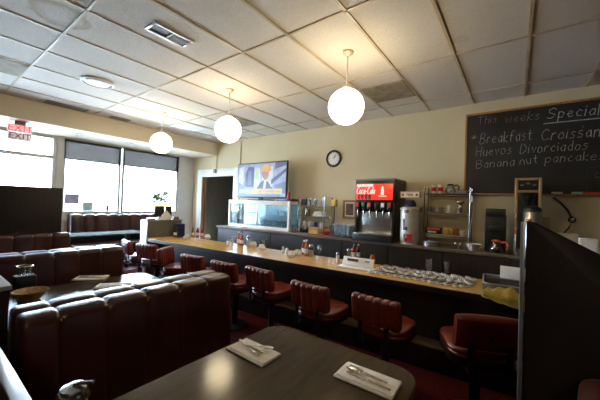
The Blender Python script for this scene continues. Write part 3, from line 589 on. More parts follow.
for pr in ((.05, .001, 0), (.115, .085, .007), (.110, .085, .007), (.045, .012, 0)):
    [bm.verts.new(((pr[0]+pr[2]*(k % 2))*math.cos(2*PI*k/n), (pr[0]+pr[2]*(k % 2))*math.sin(2*PI*k/n), pr[1])) for k in range(n)]
bm.verts.ensure_lookup_table(); V = bm.verts
for r in range(3):
    for k in range(n): bm.faces.new((V[r*n+k], V[r*n+(k+1) % n], V[(r+1)*n+(k+1) % n], V[(r+1)*n+k]))
bm.faces.new([V[k] for k in range(n)]); bm.faces.new([V[3*n+k] for k in range(n)]); obj('dish', bm, W['china'], t)
# grinder, coffee pots, brewer
q0, q1 = at_y(484, 245, 4.62), at_y(505.5, 245, 4.62)
t = thing('coffee_grinder', 'tall black coffee grinder left of the brewer', 'grinder', ((q0.x+q1.x)/2, 4.70, BZ)); w = q1.x-q0.x; H_ = at_y(494, 208.5, 4.62).z-BZ
obj('body', bx(B(), (0, .05, H_/2-.04), (w, .16, H_-.08), .008), W['black'], t); obj('hopper', bx(B(), (0, .03, H_-.05), (w-.01, .2, .10), .012), W['black'], t); obj('chute', bx(B(), (0, -.045, .30), (w*.6, .04, .08), .01), W['black'], t); obj('base', bx(B(), (0, .045, .012), (w, .19, .024), .006), W['black'], t)
obj('dial', lathe(B(), [(0, 0), (.02, 0), (.018, .02), (0, .02)], (w*.2, -.031, H_-.17), 12, R), W['chrome'], t)
q = at_y(496, 250, 4.5); t = thing('coffee_pot', 'coffee pot with bright orange handle in front of the black grinder', 'coffee pot', (q.x, 4.585, BZ), -.35); pot(t, W['orange']); t.scale = (1.15,)*3; t.location.y = 4.55
q0, q1 = at_y(513.5, 240, 4.5), at_y(541, 240, 4.5); w = q1.x-q0.x
t = thing('coffee_brewer', 'tall tan and steel coffee brewer in front of the chalkboard', 'coffee machine', ((q0.x+q1.x)/2, 4.52, BZ)); H_ = at_y(527, 178, 4.52).z-BZ
tanm = mat('tan_metal', (.45, .31, .16), .35, metal=.5)
bm = B(); [bx(bm, (s*(w/2-.016), .0, H_/2), (.032, .03, H_), .004) for s in (-1, 1)]; [bx(bm, (0, 0, z), (w-.064, .03, .03), .003) for z in (H_-.015, H_-.165)]; obj('front_frame', bm, tanm, t)
bm = B(); bx(bm, (0, .28, H_/2), (w-.01, .12, H_-.005), .006); bx(bm, (0, .12, H_-.09), (w-.07, .22, .14), .006); obj('tower', bm, W['black'], t); obj('base', bx(B(), (0, .12, .03), (w-.07, .24, .06), .006), W['steel'], t)
bm = B(); [bx(bm, (-.06+.06*k, -.018, H_-.09+.02*(k % 2)), (.035, .006, .018), .002) for k in range(3)]; obj('control_switches', bm, W['grey'], t)
obj('brew_funnel', lathe(B(), [(0, H_-.36), (.02, H_-.36), (.035, H_-.33), (.085, H_-.20), (.085, H_-.185), (0, H_-.185)], (0, .10, 0), 20), W['black'], t, 50)
obj('funnel_handle', tube(B(), [(0, .02, H_-.23), (0, -.05, H_-.24), (0, -.07, H_-.26)], .012, 8), W['black'], t)
obj('hot_water_tap', bx(B(), (-w/2+.016, -.025, .31), (.022, .03, .045), .004), W['red'], t)
for s in (-1, 1): obj('foot_tube', tube(B(), [(s*(w/2-.016), -.022, .02), (s*(w/2-.016), -.022, .26)], .010, 8), W['chrome'], t)
q = at_y(532, 230, 4.42)
t = thing('thermal_server', 'steel thermal coffee server with black lid, in front of the brewer', 'thermos', (q.x, 4.39, BZ+0)); Hs = at_y(531, 206, 4.39).z-BZ
obj('body', lathe(B(), [(0, .001), (.085, .001), (.088, .02), (.088, Hs-.075), (.08, Hs-.065), (0, Hs-.06)], seg=24), W['steel'], t, 50); obj('lid', lathe(B(), [(.078, Hs-.066), (.088, Hs-.058), (.085, Hs-.03), (.06, Hs-.008), (.03, Hs), (0, Hs)], seg=24), W['black'], t, 50)
obj('handle', tube(B(), [(-.09, -.01, Hs-.08), (-.135, -.01, Hs-.09), (-.135, -.01, .12), (-.088, -.01, .10)], .012, 8), W['black'], t); obj('tag', bx(B(), (-.035, -.090, Hs-.18), (.06, .004, .06), .002, 2, rz(-.4)), W['amber'], t)
q = at_y(545.5, 229, 4.55); boxx('wooden_block', 'small upright tan block beside the thermal server', 'block', (q.x, 4.55, BZ), (.068, .08, at_y(547, 217, 4.55).z-BZ), mat('tan_card', (.40, .28, .17), .7))
a, b = at_y(549, 243, 4.55), at_y(573, 243, 4.55)
boxx('paper_box', 'white cardboard box behind the right divider, left of a pair', 'box', ((a.x+b.x)/2+.045, 4.62, BZ), (b.x-a.x, .14, at_y(560, 233.5, 4.5).z-BZ), W['paper'])
a, b = at_y(568.5, 246, 4.5), at_y(585.5, 246, 4.5)
boxx('paper_box', 'white paper packet behind the right divider, right of a pair', 'box', (b.x+.0, 4.36, BZ), (b.x-a.x, .12, at_y(577, 238, 4.3).z-BZ), W['paper'])
# gooseneck
P1, P2 = at_y(553, 196, 4.97), at_y(573, 220, 4.93)
t = thing('drink_hose', 'black gooseneck hose hanging from the wall below the chalkboard', 'hose', (P2.x, YB, P2.z)); d_ = P1-P2
obj('hose', tube(B(), [(d_.x, -.085, d_.z-.02), (d_.x*.6, -.07, d_.z*.72), (d_.x*.25, -.05, d_.z*.42), (0, -.05, .0), (-.03, -.05, -.10), (-.10, -.05, -.20)], .010, 8), W['black'], t); obj('mount', lathe(B(), [(.04, .001), (.04, .02), (.03, .03), (.025, .07), (0, .07)][::1], seg=16, rot=R), W['blackm'], t); obj('knob', lathe(B(), [(0, .071), (.025, .072), (.022, .10), (0, .105)][::1], seg=14, rot=R), W['chrome'], t)
# ================================================================== LUNCH COUNTER
def cfy(x): return 2.835+.058*x
CZ = .76
t = thing('lunch_counter', 'long lunch counter with golden top and dark wood front', 'counter'); x1 = 2.0
foot = [(-5.19, cfy(-5.19)), (x1, cfy(x1)), (x1, cfy(x1)+.62), (-5.19, cfy(-5.19)+.62)]
obj('counter_top', prism(B(), [(x, y, CZ-.006) for x, y in foot], (0, 0, .006)), W['ctop'], t)
obj('edge_band', prism(B(), [(x, y, CZ-.055) for x, y in foot], (0, 0, .048)), W['black'], t)
fr = [(-5.19, cfy(-5.19)+.2), (x1, cfy(x1)+.2), (x1, cfy(x1)+.58), (-5.19, cfy(-5.19)+.58)]
obj('front_panel', prism(B(), [(x, y, .0) for x, y in fr], (0, 0, CZ-.057)), W['fwood'], t)
ld = [(-4.9, cfy(-4.9)+.03), (x1, cfy(x1)+.03), (x1, cfy(x1)+.197), (-4.9, cfy(-4.9)+.197)]
obj('foot_ledge', prism(B(), [(x, y, 0) for x, y in ld], (0, 0, .2), .006), W['dwood'], t)
obj('ledge_cap', prism(B(), [(x, y-.012, .201) for x, y in ld[:2]]+[(x, y, .201) for x, y in ld[2:]], (0, 0, .02), .004), mat('worn_wood_cap', (.13, .075, .03), .35, var=.3), t)
CT = CZ+.0012
# cabinet at the far end of the counter with things on it
KX0, KX1, KY0, KY1, KZ = -5.455, -5.215, 2.55, 3.20, 1.07
t = thing('end_cabinet', 'grey olive cabinet closing the far left end of the counter', 'cabinet', ((KX0+KX1)/2, (KY0+KY1)/2, 0)); w, h = KX1-KX0, KY1-KY0
obj('carcass', bx(B(), (0, 0, (KZ-.02)/2), (w, h, KZ-.021), .004), W['cab'], t); obj('front_panel', bx(B(), (0, -h/2-.008, KZ/2-.01), (w, .014, KZ-.03), .003), W['alu'], t); obj('top_board', bx(B(), (0, 0, KZ-.01), (w+.02, h+.03, .018), .003), W['grey'], t)
TB = KZ+.0008
def onk(u, x=-5.285): q = _ray(u, 216); return (x, q.y*x/q.x, TB)
b3 = B(); [lathe(b3, [(0, .006*k), (.05, .006*k), (.08, .006*k+.012), (0, .006*k+.0125)], seg=20) for k in range(5)]; tag(obj('plate_stack', b3, W['china'], None, 40, onk(151.5)), 'stack of white plates at the front of the end cabinet', 'plates')
boxx('paper_stack', 'stack of white menus lying on the end cabinet', 'paper', onk(163.5), (.11, .24, .05), W['paper'], .1); boxx('brown_box', 'small brown box at rear of the end cabinet', 'box', onk(175.5), (.10, .09, .05), W['brown'])
t = thing('display_stand', 'black two-panel card stand with white peaked card, on the menus', 'sign', onk(164.5, -5.28)); t.location.z += .0515; t.rotation_euler = (0, 0, PI/2+.15)
for s in (-1, 1): obj('panel', bx(B(), (s*.095, .02, .105), (.18, .012, .2), .003, 2, rz(s*.25)), W['black'], t)
bm = B(); prism(bm, [(-.09, -.035, 0), (.11, -.035, 0), (.11, -.035, .03), (.02, -.035, .12), (-.09, -.035, .03)], (0, .008, 0)); obj('peaked_card', bm, W['paper'], t)
t = thing('potted_plant', 'small leafy green plant behind the black card stand', 'plant', onk(160, -5.40))
obj('pot', lathe(B(), [(0, .001), (.034, .001), (.042, .10), (.037, .10), (.035, .08), (0, .08)], seg=16), W['brown'], t, 50)
bm = B(); tube(bm, [(0, 0, .08), (0.01, 0, .22), (.0, .01, .4)], .007, 6); [tube(bm, [(0, 0, .2+.03*k), (.09*math.cos(k*2.1), .09*math.sin(k*2.1), .30+.03*k)], .004, 5) for k in range(5)]; obj('stem', bm, W['leaf'], t)
bm = B()
for k in range(230):
    a_ = random.uniform(0, 2*PI); rr = random.uniform(.02, .14); zz = random.uniform(.30, .52); L = random.uniform(.06, .10)
    Mx = Matrix.Translation((rr*math.cos(a_), rr*math.sin(a_), zz)) @ Matrix.Rotation(a_, 4, 'Z') @ Matrix.Rotation(random.uniform(-.9, .7), 4, 'Y') @ Matrix.Rotation(random.uniform(-.8, .8), 4, 'X')
    v = [bm.verts.new(Mx @ Vector(p)) for p in ((0, 0, 0), (L*.35, L*.22, .006), (L, 0, -.006), (L*.35, -L*.22, .006))]; bm.faces.new(v[:3]); bm.faces.new((v[0], v[2], v[3]))
obj('leaves', bm, W['leaf'], t, 0)
p = at_z(178, 237.5, CZ)
t = thing('napkin_dispenser', 'dark blue napkin dispenser on the counter beside the end cabinet', 'dispenser', (-5.02, 3.03, CT), .058); obj('case', bx(B(), (0, 0, .125), (.17, .14, .25), .012), W['blue'], t); obj('face_plate', bx(B(), (0, -.071, .12), (.13, .004, .17), .002), W['chrome'], t); obj('napkins', bx(B(), (0, -.074, .06), (.09, .006, .05), .002), W['paper'], t)
# ------------------------------------------------------------------ condiments
def bottle(kind, lab, u, v, m, capm, h=.19, r=.028, grp=None):
    p = at_z(u, v, CT); t = thing(kind, lab, 'bottle', p, 0, grp)
    obj('bottle', lathe(B(), [(0, .001), (r, .001), (r, h*.52), (r*.9, h*.6), (r*.42, h*.8), (r*.42, h*.88), (0, h*.88)], seg=16), m, t, 50); obj('cap', lathe(B(), [(r*.5, h*.881), (r*.5, h*.95), (r*.3, h), (0, h)], seg=12), capm, t, 50)
    obj('label', lathe(B(), [(r+.001, h*.16), (r+.0015, h*.16), (r+.0015, h*.44), (r+.001, h*.44), (r+.001, h*.16)], seg=16), W['paper'], t, 50); return t
def shaker(lab, u, v, h=.09):
    t = thing('shaker', lab, 'shaker', at_z(u, v, CT)); obj('jar', lathe(B(), [(0, .001), (.022, .001), (.019, h*.75), (0, h*.75)], seg=12), W['seed'], t, 50); obj('cap', lathe(B(), [(.02, h*.755), (.02, h*.92), (.01, h), (0, h)], seg=12), W['chrome'], t, 50)
def sugarj(lab, u, v, loc=None):
    t = thing('sugar_pourer', lab, 'sugar pourer', loc or at_z(u, v, CT)); obj('jar', lathe(B(), [(0, .001), (.033, .001), (.036, .02), (.036, .11), (.030, .125), (0, .125)], seg=18), W['jar'], t, 50)
    obj('sugar', lathe(B(), [(0, .005), (.0315, .005), (.0335, .08), (0, .083)], seg=18), W['seed'], t, 50); obj('lid', lathe(B(), [(.034, .126), (.036, .14), (.028, .158), (0, .165)], seg=18), W['chrome'], t, 50); return t
def sweet(lab, u, v):
    t = thing('packet_caddy', lab, 'caddy', at_z(u, v, CT), random.uniform(-.3, .3)); obj('dish', lathe(B(), [(0, .001), (.045, .001), (.062, .04), (.058, .04), (.042, .008), (0, .008)], seg=18), W['china'], t, 50)
    bm = B(); [bx(bm, (-.036+.012*k, .003*(k % 2), .045+.006*(k % 3)), (.003, .05, .055), 0, 2, Matrix.Rotation(random.uniform(-.25, .25), 3, 'Y')) for k in range(7)]; obj('packets', bm, [W['linen']], t); return t
def glassj(lab, u, v): tag(obj('drinking_glass', tumbler(.12, .036, .03), W['tumbler'], None, 50, at_z(u, v, CT)), lab, 'glass')
far, midd, nr = 'beside the napkin dispenser', 'in front of display case', 'in front of the left wire shelf'
bottle('ketchup_bottle', 'red ketchup bottle on the counter beside napkin dispenser', 197.5, 237, W['ketchup'], W['china'], .19); bottle('sauce_bottle', 'amber sauce bottle among condiments nearest the napkin dispenser', 192.5, 236.5, W['amber'], W['green'], .17, .024); bottle('ketchup_bottle', 'red bottle at right of the farthest condiment cluster', 202, 237, W['ketchup'], W['red'], .17, .026)
sweet('dish of packets left in the farthest condiment cluster', 186.5, 239); sweet('dish of packets right in the farthest condiment cluster', 207.5, 239)
shaker('white shaker leftmost of condiments in front of display case', 228, 245); shaker('white shaker second of condiments in front of display case', 231.5, 245.5)
glassj('clear glass behind shakers in front of display case', 234, 244); bottle('ketchup_bottle', 'red ketchup bottle on counter in front of display case', 241.5, 245.5, W['ketchup'], W['red'], .20, .03); bottle('sauce_bottle', 'slim amber sauce bottle on counter in front of display case', 238.3, 245, W['amber'], W['china'], .22, .024)
sugarj('glass sugar pourer on counter in front of display case', 248.5, 246); sweet('dish of packets centre of cluster in front of display case', 253, 246.8); sweet('dish of packets at right of cluster in front of display case', 261.5, 250); glassj('clear glass at right of cluster in front of display case', 264.5, 247.5)
shaker('white shaker leftmost of condiments in front of left wire shelf', 283, 253); shaker('white shaker second of condiments in front of left wire shelf', 287, 254); sweet('white dish of packets in front of left wire shelf', 291, 257.2); sweet('yellowish dish of packets in front of left wire shelf', 297.5, 255.8)
bottle('sauce_bottle', 'amber sauce bottle on counter in front of left wire shelf', 306, 256, W['amber'], W['china'], .22, .026); bottle('ketchup_bottle', 'red ketchup bottle on counter in front of left wire shelf', 303.5, 254.5, W['ketchup'], W['china'], .2, .028); sugarj('glass sugar pourer on counter in front of left wire shelf', 311, 256.5)
glassj('empty clear glass alone at counter rear below soda dispenser side', 319, 253.5)
shaker('white shaker left of the folded newspaper', 337.5, 263, .13); glassj('clear glass just behind the folded newspaper', 349, 258); bottle('hot_sauce_bottle', 'red hot sauce bottle with green cap behind the newspaper', 353.5, 258.5, W['ketchup'], W['green'], .19, .024); bottle('sauce_bottle', 'dark sauce bottle with yellow label behind the newspaper', 358, 258.5, W['coffee'], W['yellow'], .19, .024)
p = at_z(356, 268.5, CT)
t = thing('newspaper', 'folded newspaper propped on counter before the sauce bottles', 'newspaper', (p.x, p.y+.045, CT), .06)
rt = Matrix.Rotation(-.5, 3, 'X'); bm = B(); bx(bm, (0, -.02, .006), (.42, .16, .010), .003); obj('lower_fold', bm, W['paper'], t)
bm = B(); bx(bm, (0, 0, .063), (.36, .012, .105), .004, 2, rt); s_ = obj('front_page', bm, W['paper'], t)
bm = B(); bx(bm, (-.06, -.0052, .0815), (.13, .003, .028), 0, 2, rt); obj('masthead', bm, mat('dark_brown_ink', (.10, .05, .02), .8), s_); bm = B(); bx(bm, (.11, -.005, .083), (.05, .003, .02), 0, 2, rt); obj('printed_lines', bm, mat('grey_ink', (.4, .4, .4), .8), s_)
b3 = B(); bx(b3, (0, 0, .05), (.06, .05, .1), .01); tag(obj('syrup_jug', lathe(B(), [(0, .001), (.03, .001), (.04, .05), (.025, .09), (.03, .10), (0, .10)]), W['amber'], None, 50, at_z(372.5, 263, CT)), 'small amber jug at right end of the newspaper', 'jug'); b3.free()
glassj('upright clear glass behind the silverware pile, left of a pair', 428.5, 270); glassj('upright clear glass behind the silverware pile, right of a pair', 446.5, 272.5)
# silverware rolls
def fork(bm, L=.17, z=.0, x=0., y=0.):
    bx(bm, (x, y-L*.18, z), (.007, L*.64, .003), .001, 1); bx(bm, (x, y+L*.21, z+.001), (.016, L*.14, .003), .001, 1); [bx(bm, (x-.0066+.0044*k, y+L*.39, z+.002), (.0022, L*.24, .002)) for k in range(4)]; return bm
def knife(bm, L=.19, z=.0, x=0., y=0.):
    bx(bm, (x, y-L*.25, z), (.010, L*.46, .005), .0015, 1); bx(bm, (x, y+L*.24, z), (.012, L*.5, .0022), .0008, 1); return bm
def spoon(bm, L=.16, z=.0, x=0., y=0.):
    bx(bm, (x, y-L*.15, z), (.007, L*.66, .003), .001, 1); b2 = lathe(B(), [(0, -.003), (.014, .0), (.015, .003), (.012, .002), (0, -.001)], seg=12); bmesh.ops.transform(b2, matrix=Matrix.Translation((x, y+L*.33, z)) @ Matrix.Diagonal((1, 1.7, 1, 1)), verts=b2.verts); me = bpy.data.meshes.new('x'); b2.to_mesh(me); b2.free(); bm.from_mesh(me); bpy.data.meshes.remove(me); return bm
cut = mat('dull_cutlery_steel', (.16, .15, .14), .35, metal=1)
r0 = thing('silverware_set', 'napkin wrapped silverware set in the long pile on the counter', 'silverware', (0, 0, 0), 0, 'silverware sets piled on the counter')
bm = B(); prism(bm, [(x, y, 0) for x, y in rrect(.050, .17, .012, 3)], (0, 0, .016), .003); obj('napkin', bm, W['paper'], r0)
obj('fork', fork(B(), .15, .0185, -.010, .006), cut, r0); obj('knife', knife(B(), .16, .019, .011, .004), cut, r0)
first = True; XA, XB = -1.21, -.31
for lay in range(2):
    for row in range(3 if lay == 0 else 2):
        nn = 14 - lay*2
        for k in range(nn):
            x = XA+(XB-XA)*(k+.5)/nn+random.uniform(-.006, .006)+.02*lay; y = cfy(x)+.17+.19*row*.86+lay*.07+random.uniform(-.012, .012)
            a_ = -.42+random.uniform(-.1, .1) if lay == 0 else .35+random.uniform(-.5, .4)
            loc = (x, y, CT+lay*.0245+.0004*(k % 2)); sc_ = .82
            if first: r0.location = loc; r0.rotation_euler = (0, 0, a_); r0.scale = (sc_,)*3; first = False
            else: dup(r0, loc, a_, scale=sc_)
# bus tray + cloth + papers
a, b = at_z(482, 290, CT), at_z(519, 297, CT)
tx_ = (a.x+b.x)/2+.07; ty_ = cfy(tx_)+.28
t = thing('bus_tray', 'steel edged tray at the right end of the silverware pile', 'tray', (tx_, ty_, CT), .058); bm = B(); tw, td = .40, .42
bx(bm, (0, 0, .006), (tw, td, .010)); [bx(bm, (s*(tw/2-.006), 0, .045), (.012, td, .068), .003) for s in (-1, 1)]; [bx(bm, (0, s*(td/2-.006), .045), (tw-.024, .012, .068), .003) for s in (-1, 1)]; obj('tub', bm, W['grey'], t); obj('rim', tube(B(), [(x, y, .083) for x, y in rrect(tw, td, .03, 4)], .007, 6, True), W['steel'], t)
boxx('menu_stack', 'dark folded menus lying in the steel edged tray', 'menu', (tx_, ty_-.02, CT+.0125), (.34, .34, .05), W['dwood'], .058)
b3 = B(); bx(b3, (0, 0, .075), (.26, .006, .11), .002, 2, Matrix.Rotation(-.18, 3, 'X')); tag(obj('paper_pad', b3, W['paper'], None, 35, (tx_+.05, ty_+.11, CT+.063)), 'white pad of paper leaning up in the tray', 'paper')
# cloth hanging over the counter front
t_ = B(); nx, ny = 14, 10; cx_ = (at_z(501, 300, CZ).x); grid = []
for i in range(nx+1):
    row = []
    for j in range(ny+1):
        s = j/ny; x = cx_-.12+.27*i/nx+.03*s*(i/nx-.5); yy0 = cfy(x)
        fold = .012*math.sin(i*1.5+s*3)+.008*math.sin(i*.7+1)
        if s < .6: y = yy0+.06*(1-s/.6)-.004; z = CT+.024+fold*.9+.05*math.sin(PI*i/nx)*(1-s)
        else: y = yy0-.016-.012*abs(math.sin(i*1.3)); z = CT+.014+fold*.3-(s-.6)*.17*(.35+i/nx)
        row.append(t_.verts.new((x, y, z)))
    grid.append(row)
for i in range(nx):
    for j in range(ny): t_.faces.new((grid[i][j], grid[i+1][j], grid[i+1][j+1], grid[i][j+1]))
bmesh.ops.solidify(t_, geom=t_.faces, thickness=.005)
tag(obj('cleaning_cloth', t_, W['cloth'], None, 180), 'yellow cleaning cloth draped over the counter edge by the tray', 'cloth')
# ================================================================== STOOLS
def make_stool(label, plain):
    t = thing('counter_stool', label, 'stool', (0, 0, 0), 0, None if plain else 'tufted stools along the counter')
    bm = B(); prism(bm, [(x, y+.02, .455) for x, y in rrect(.40, .40, .10, 6)], (0, 0, .045)); obj('seat_pan', bm, W['blackm'], t)
    bm = B()
    for (z0, hh, g) in ((.501, .035, 0), (.531, .04, .004)): prism(bm, [(x, y+.02, z0) for x, y in rrect(.41+g, .41+g, .11, 8)], (0, 0, hh), .016)
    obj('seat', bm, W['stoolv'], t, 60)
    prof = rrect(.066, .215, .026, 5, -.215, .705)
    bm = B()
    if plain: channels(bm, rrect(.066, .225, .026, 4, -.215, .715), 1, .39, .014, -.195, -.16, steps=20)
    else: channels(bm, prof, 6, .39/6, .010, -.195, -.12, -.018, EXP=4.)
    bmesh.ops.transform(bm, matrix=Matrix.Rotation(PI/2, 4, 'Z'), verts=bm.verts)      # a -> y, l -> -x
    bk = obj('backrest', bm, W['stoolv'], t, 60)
    for s in (-1, 1):
        bm = B(); tube(bm, [(s*.11, -.08, .478), (s*.11, -.20, .478), (s*.11, -.228, .51), (s*.11, -.232, .60), (s*.11, -.228, .66)], .0, 6) if False else None
        bx(bm, (s*.11, -.15, .447), (.035, .17, .012), .003); bx(bm, (s*.11, -.2415, .545), (.035, .012, .205), .003); obj('bracket', bm, W['blackm'], t)
    if plain: obj('screw_cap', lathe(B(), [(.014, 0), (.012, .006), (0, .008)], (0, -.263, .70), 12, Matrix.Rotation(PI/2, 3, 'X')), W['black'], t)
    obj('pole', lathe(B(), [(.036, .028), (.036, .44), (.09, .452), (0, .453)], seg=18), W['blackm'], t, 40)
    obj('floor_flange', lathe(B(), [(0, .001), (.17, .001), (.165, .015), (.06, .028), (0, .029)], seg=24), W['blackm'], t, 40)
    return t
def stool_at(x, y, a_): return (x-.24*math.sin(a_), y+.24*math.cos(a_), 0)        # from the middle of the backrest
s1 = make_stool('plain-backed red brown stool beside the wooden divider, nearest the camera', True); s1.location = stool_at(-.11, 2.20, .42); s1.rotation_euler = (0, 0, .42); s1.scale = (1, 1, .93)
ST = [(-.83, 2.07, -.06, 'tufted stool between the plain-backed stool and the newspaper'), (-1.40, 2.03, -.03, 'tufted stool in front of the newspaper on the counter'), (-2.12, 2.155, -.06, 'tufted stool third from the plain-backed one, near the nearest booth end'),
      (-2.61, 2.10, .08, 'tufted stool partly behind the near booth end, its back just above it'), (-3.19, 2.09, .12, 'tufted stool facing the display case, fifth from the divider among tufted ones'), (-3.95, 2.16, -.95, 'tufted stool swivelled sideways so its back shows edge on'),
      (-4.39, 2.12, .30, 'tufted stool second from the far end, facing straight'), (-5.0, 2.09, -.15, 'tufted stool at the far end of the counter by the window bench')]
s2 = make_stool(ST[0][3], False); s2.location = stool_at(*ST[0][:3]); s2.rotation_euler = (0, 0, ST[0][2]); s2.scale = (.95, .95, .945)
for x, y, a_, lab in ST[1:]: dup(s2, stool_at(x, y, a_), a_, lab)
# ================================================================== BOOTHS
BY0, CWD = .29, .1767; BW = [.125]+[.187]*5
def make_booth(label, sides=(1, -1)):
    t = thing('booth_bench', label, 'booth seat', (0, 0, 0), 0, 'brown booth benches')
    prof = rrect(.115, .50, .034, 6, .066, .690)
    for s in sides:
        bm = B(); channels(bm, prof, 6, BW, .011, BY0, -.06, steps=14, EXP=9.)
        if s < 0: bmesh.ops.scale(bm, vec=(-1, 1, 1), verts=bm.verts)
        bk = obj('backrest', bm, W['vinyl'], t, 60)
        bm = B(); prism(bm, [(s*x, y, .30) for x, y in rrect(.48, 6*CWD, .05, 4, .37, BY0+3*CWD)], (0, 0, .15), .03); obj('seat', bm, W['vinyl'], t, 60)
        bm = B(); bx(bm, (s*.35, BY0+3*CWD, .15), (.40, 6*CWD-.04, .295)); obj('plinth', bm, W['dwood'], t)
        for k in range(1, 6):
            bm = B(); lathe(bm, [(.011, 0), (.008, .005), (0, .007)], (s*.1215, BY0+sum(BW[:k]), .905), 10, Matrix.Rotation(s*PI/2, 3, 'Y'))
            obj('button', bm, W['brass'], bk)
    obj('centre_board', bx(B(), (0, BY0+3*CWD, .47), (.014, 6*CWD-.02, .93)), W['dwood'], t)
    return t
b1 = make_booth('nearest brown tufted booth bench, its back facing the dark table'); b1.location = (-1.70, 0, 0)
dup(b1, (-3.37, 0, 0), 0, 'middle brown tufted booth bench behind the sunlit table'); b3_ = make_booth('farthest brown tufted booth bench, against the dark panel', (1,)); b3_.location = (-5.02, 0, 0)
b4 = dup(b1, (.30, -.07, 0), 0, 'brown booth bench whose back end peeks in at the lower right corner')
t = thing('panel_divider', 'tall dark panel standing behind the farthest booth', 'divider', (-5.235, 0, 0)); obj('panel', bx(B(), (0, .74, .78), (.04, 1.16, 1.56), .004), W['dwood'], t); obj('edge_strip', bx(B(), (0, 1.325, .78), (.044, .008, 1.562), .002), W['blackm'], t)
# tables
def make_table(label, x0, x1, y0, y1, r=.11):
    t = thing('dining_table', label, 'table', ((x0+x1)/2, (y0+y1)/2, 0)); w, h = x1-x0, y1-y0
    rr = []
    for (sx, sy_, a0, rad) in ((1, 1, 0, r), (-1, 1, PI/2, r), (-1, -1, PI, .02), (1, -1, 3*PI/2, .02)):
        for k in range(11): a_ = a0+PI/2*k/10; rr.append((sx*(w/2-rad)+rad*math.cos(a_), sy_*(h/2-rad)+rad*math.sin(a_)))
    obj('table_top', prism(B(), [(x, y, .712) for x, y in rr], (0, 0, .037), .0), W['tabtop'], t)
    bm = B(); k2 = [(x*(1+.006/w*2), y*(1+.006/h*2)) for x, y in rr]; n = len(rr)
    for ring in range(1):
        o_ = [[bm.verts.new((x, y, z)) for x, y in q] for q, z in ((rr, .7121), (k2, .714), (k2, .746), (rr, .749))]
        for a_, b_ in zip(o_, o_[1:]):
            for k in range(n): bm.faces.new((a_[k], a_[(k+1) % n], b_[(k+1) % n], b_[k]))
    obj('edge_band', bm, W['tabedge'], t)
    obj('pedestal', lathe(B(), [(.04, .03), (.04, .69), (.12, .70), (.12, .711), (0, .711)], seg=20), W['blackm'], t); bm = B(); [bx(bm, (0, 0, .016), (.56, .07, .03), .01, 2, rz(a_)) for a_ in (PI/4, -PI/4)]; obj('foot', bm, W['blackm'], t)
    return t
make_table('dark walnut table with rounded corners in the foreground', -1.11, -.31, .275, 1.315); make_table('dark table lit white by the window, between the near and middle booths', -2.86, -2.08, .30, 1.36)
TZ = .7502
def place_setting(lab, cen, rot, items, wob=0.):
    """a folded napkin with cutlery lying on it; each piece is a thing"""
    c, s = math.cos(rot), math.sin(rot)
    b3 = B(); bx(b3, (0, 0, .004), (.24, .125, .008), .002); bx(b3, (.003, .004, .0105), (.232, .115, .004), .001); tag(obj('napkin', b3, W['linen'], None, 35, (cen.x, cen.y, TZ)), lab, 'napkin').rotation_euler = (0, 0, rot)
    for (k, dx, dy, dr, z, l2) in items:
        o = obj(k, dict(fork=fork, knife=knife, spoon=spoon)[k](B()), W['flat'], None, 40, (cen.x+c*dx-s*dy, cen.y+s*dx+c*dy, TZ+z)); o.rotation_euler = (0, 0, rot+dr); tag(o, l2, k)
place_setting('white paper napkin under cutlery at left of foreground table', at_z(253, 352.5, TZ), -.02, [('knife', -.03, .012, PI/2-.10, .0155, 'knife on the left foreground napkin, longest piece'), ('fork', -.01, -.012, -PI/2-.22, .0205, 'fork on the left foreground napkin'), ('spoon', .01, .018, -PI/2+.45, .026, 'spoon crossing the fork on the left foreground napkin')])
place_setting('white paper napkin under cutlery at right of foreground table', at_z(367, 380.5, TZ), .02, [('knife', .01, -.022, -PI/2-.04, .0155, 'knife on the right foreground napkin'), ('fork', -.005, .02, PI/2-.12, .0155, 'fork on the right foreground napkin'), ('spoon', -.015, -.0, PI/2-.04, .021, 'spoon on the right foreground napkin')])
for (u, v, r_, w_) in ((91, 278.5, .9, 'farther'), (113, 286.5, .9, 'nearer')):
    place_setting('%s napkin with cutlery on the sunlit booth table' % w_, at_z(u, v, TZ), r_, [('fork', 0, .02, PI/2+.2, .0155, 'fork on the %s napkin of the sunlit booth table' % w_), ('knife', 0, -.02, PI/2-.1, .0155, 'knife on the %s napkin of the sunlit booth table' % w_)])
t = sugarj('chrome lidded glass sugar pourer at the lower left on foreground table', 0, 0, (-1.00, .30, TZ)); b3 = B()
obj('flap_spout', tube(b3, [(.0, .0, .163), (.012, .012, .168), (.035, .030, .172)], .006, 8), W['chrome'], t); t.scale = (1.15, 1.15, 1.0)
p = at_z(22.5, 287, TZ)
t = thing('napkin_dispenser', 'black table caddy with chrome top on the sunlit booth table', 'dispenser', (p.x+.05, p.y, TZ)); obj('base', bx(B(), (0, 0, .05), (.10, .12, .10), .01), W['black'], t); obj('glass_top', lathe(B(), [(0, .101), (.04, .101), (.045, .16), (.041, .16), (.036, .106), (0, .106)], seg=16), W['tumbler'], t, 50); obj('rim', lathe(B(), [(.046, .161), (.05, .166), (.046, .171), (.041, .166), (.046, .161)], seg=20), W['chrome'], t)
p = at_z(26, 301, TZ)
t = thing('basket', 'tan woven basket on the near end of sunlit booth table', 'basket', (p.x+.0, p.y+.02, TZ)); obj('bowl', lathe(B(), [(0, .001), (.05, .001), (.09, .06), (.095, .066), (.088, .064), (.045, .008), (0, .008)], seg=24), W['straw'], t)
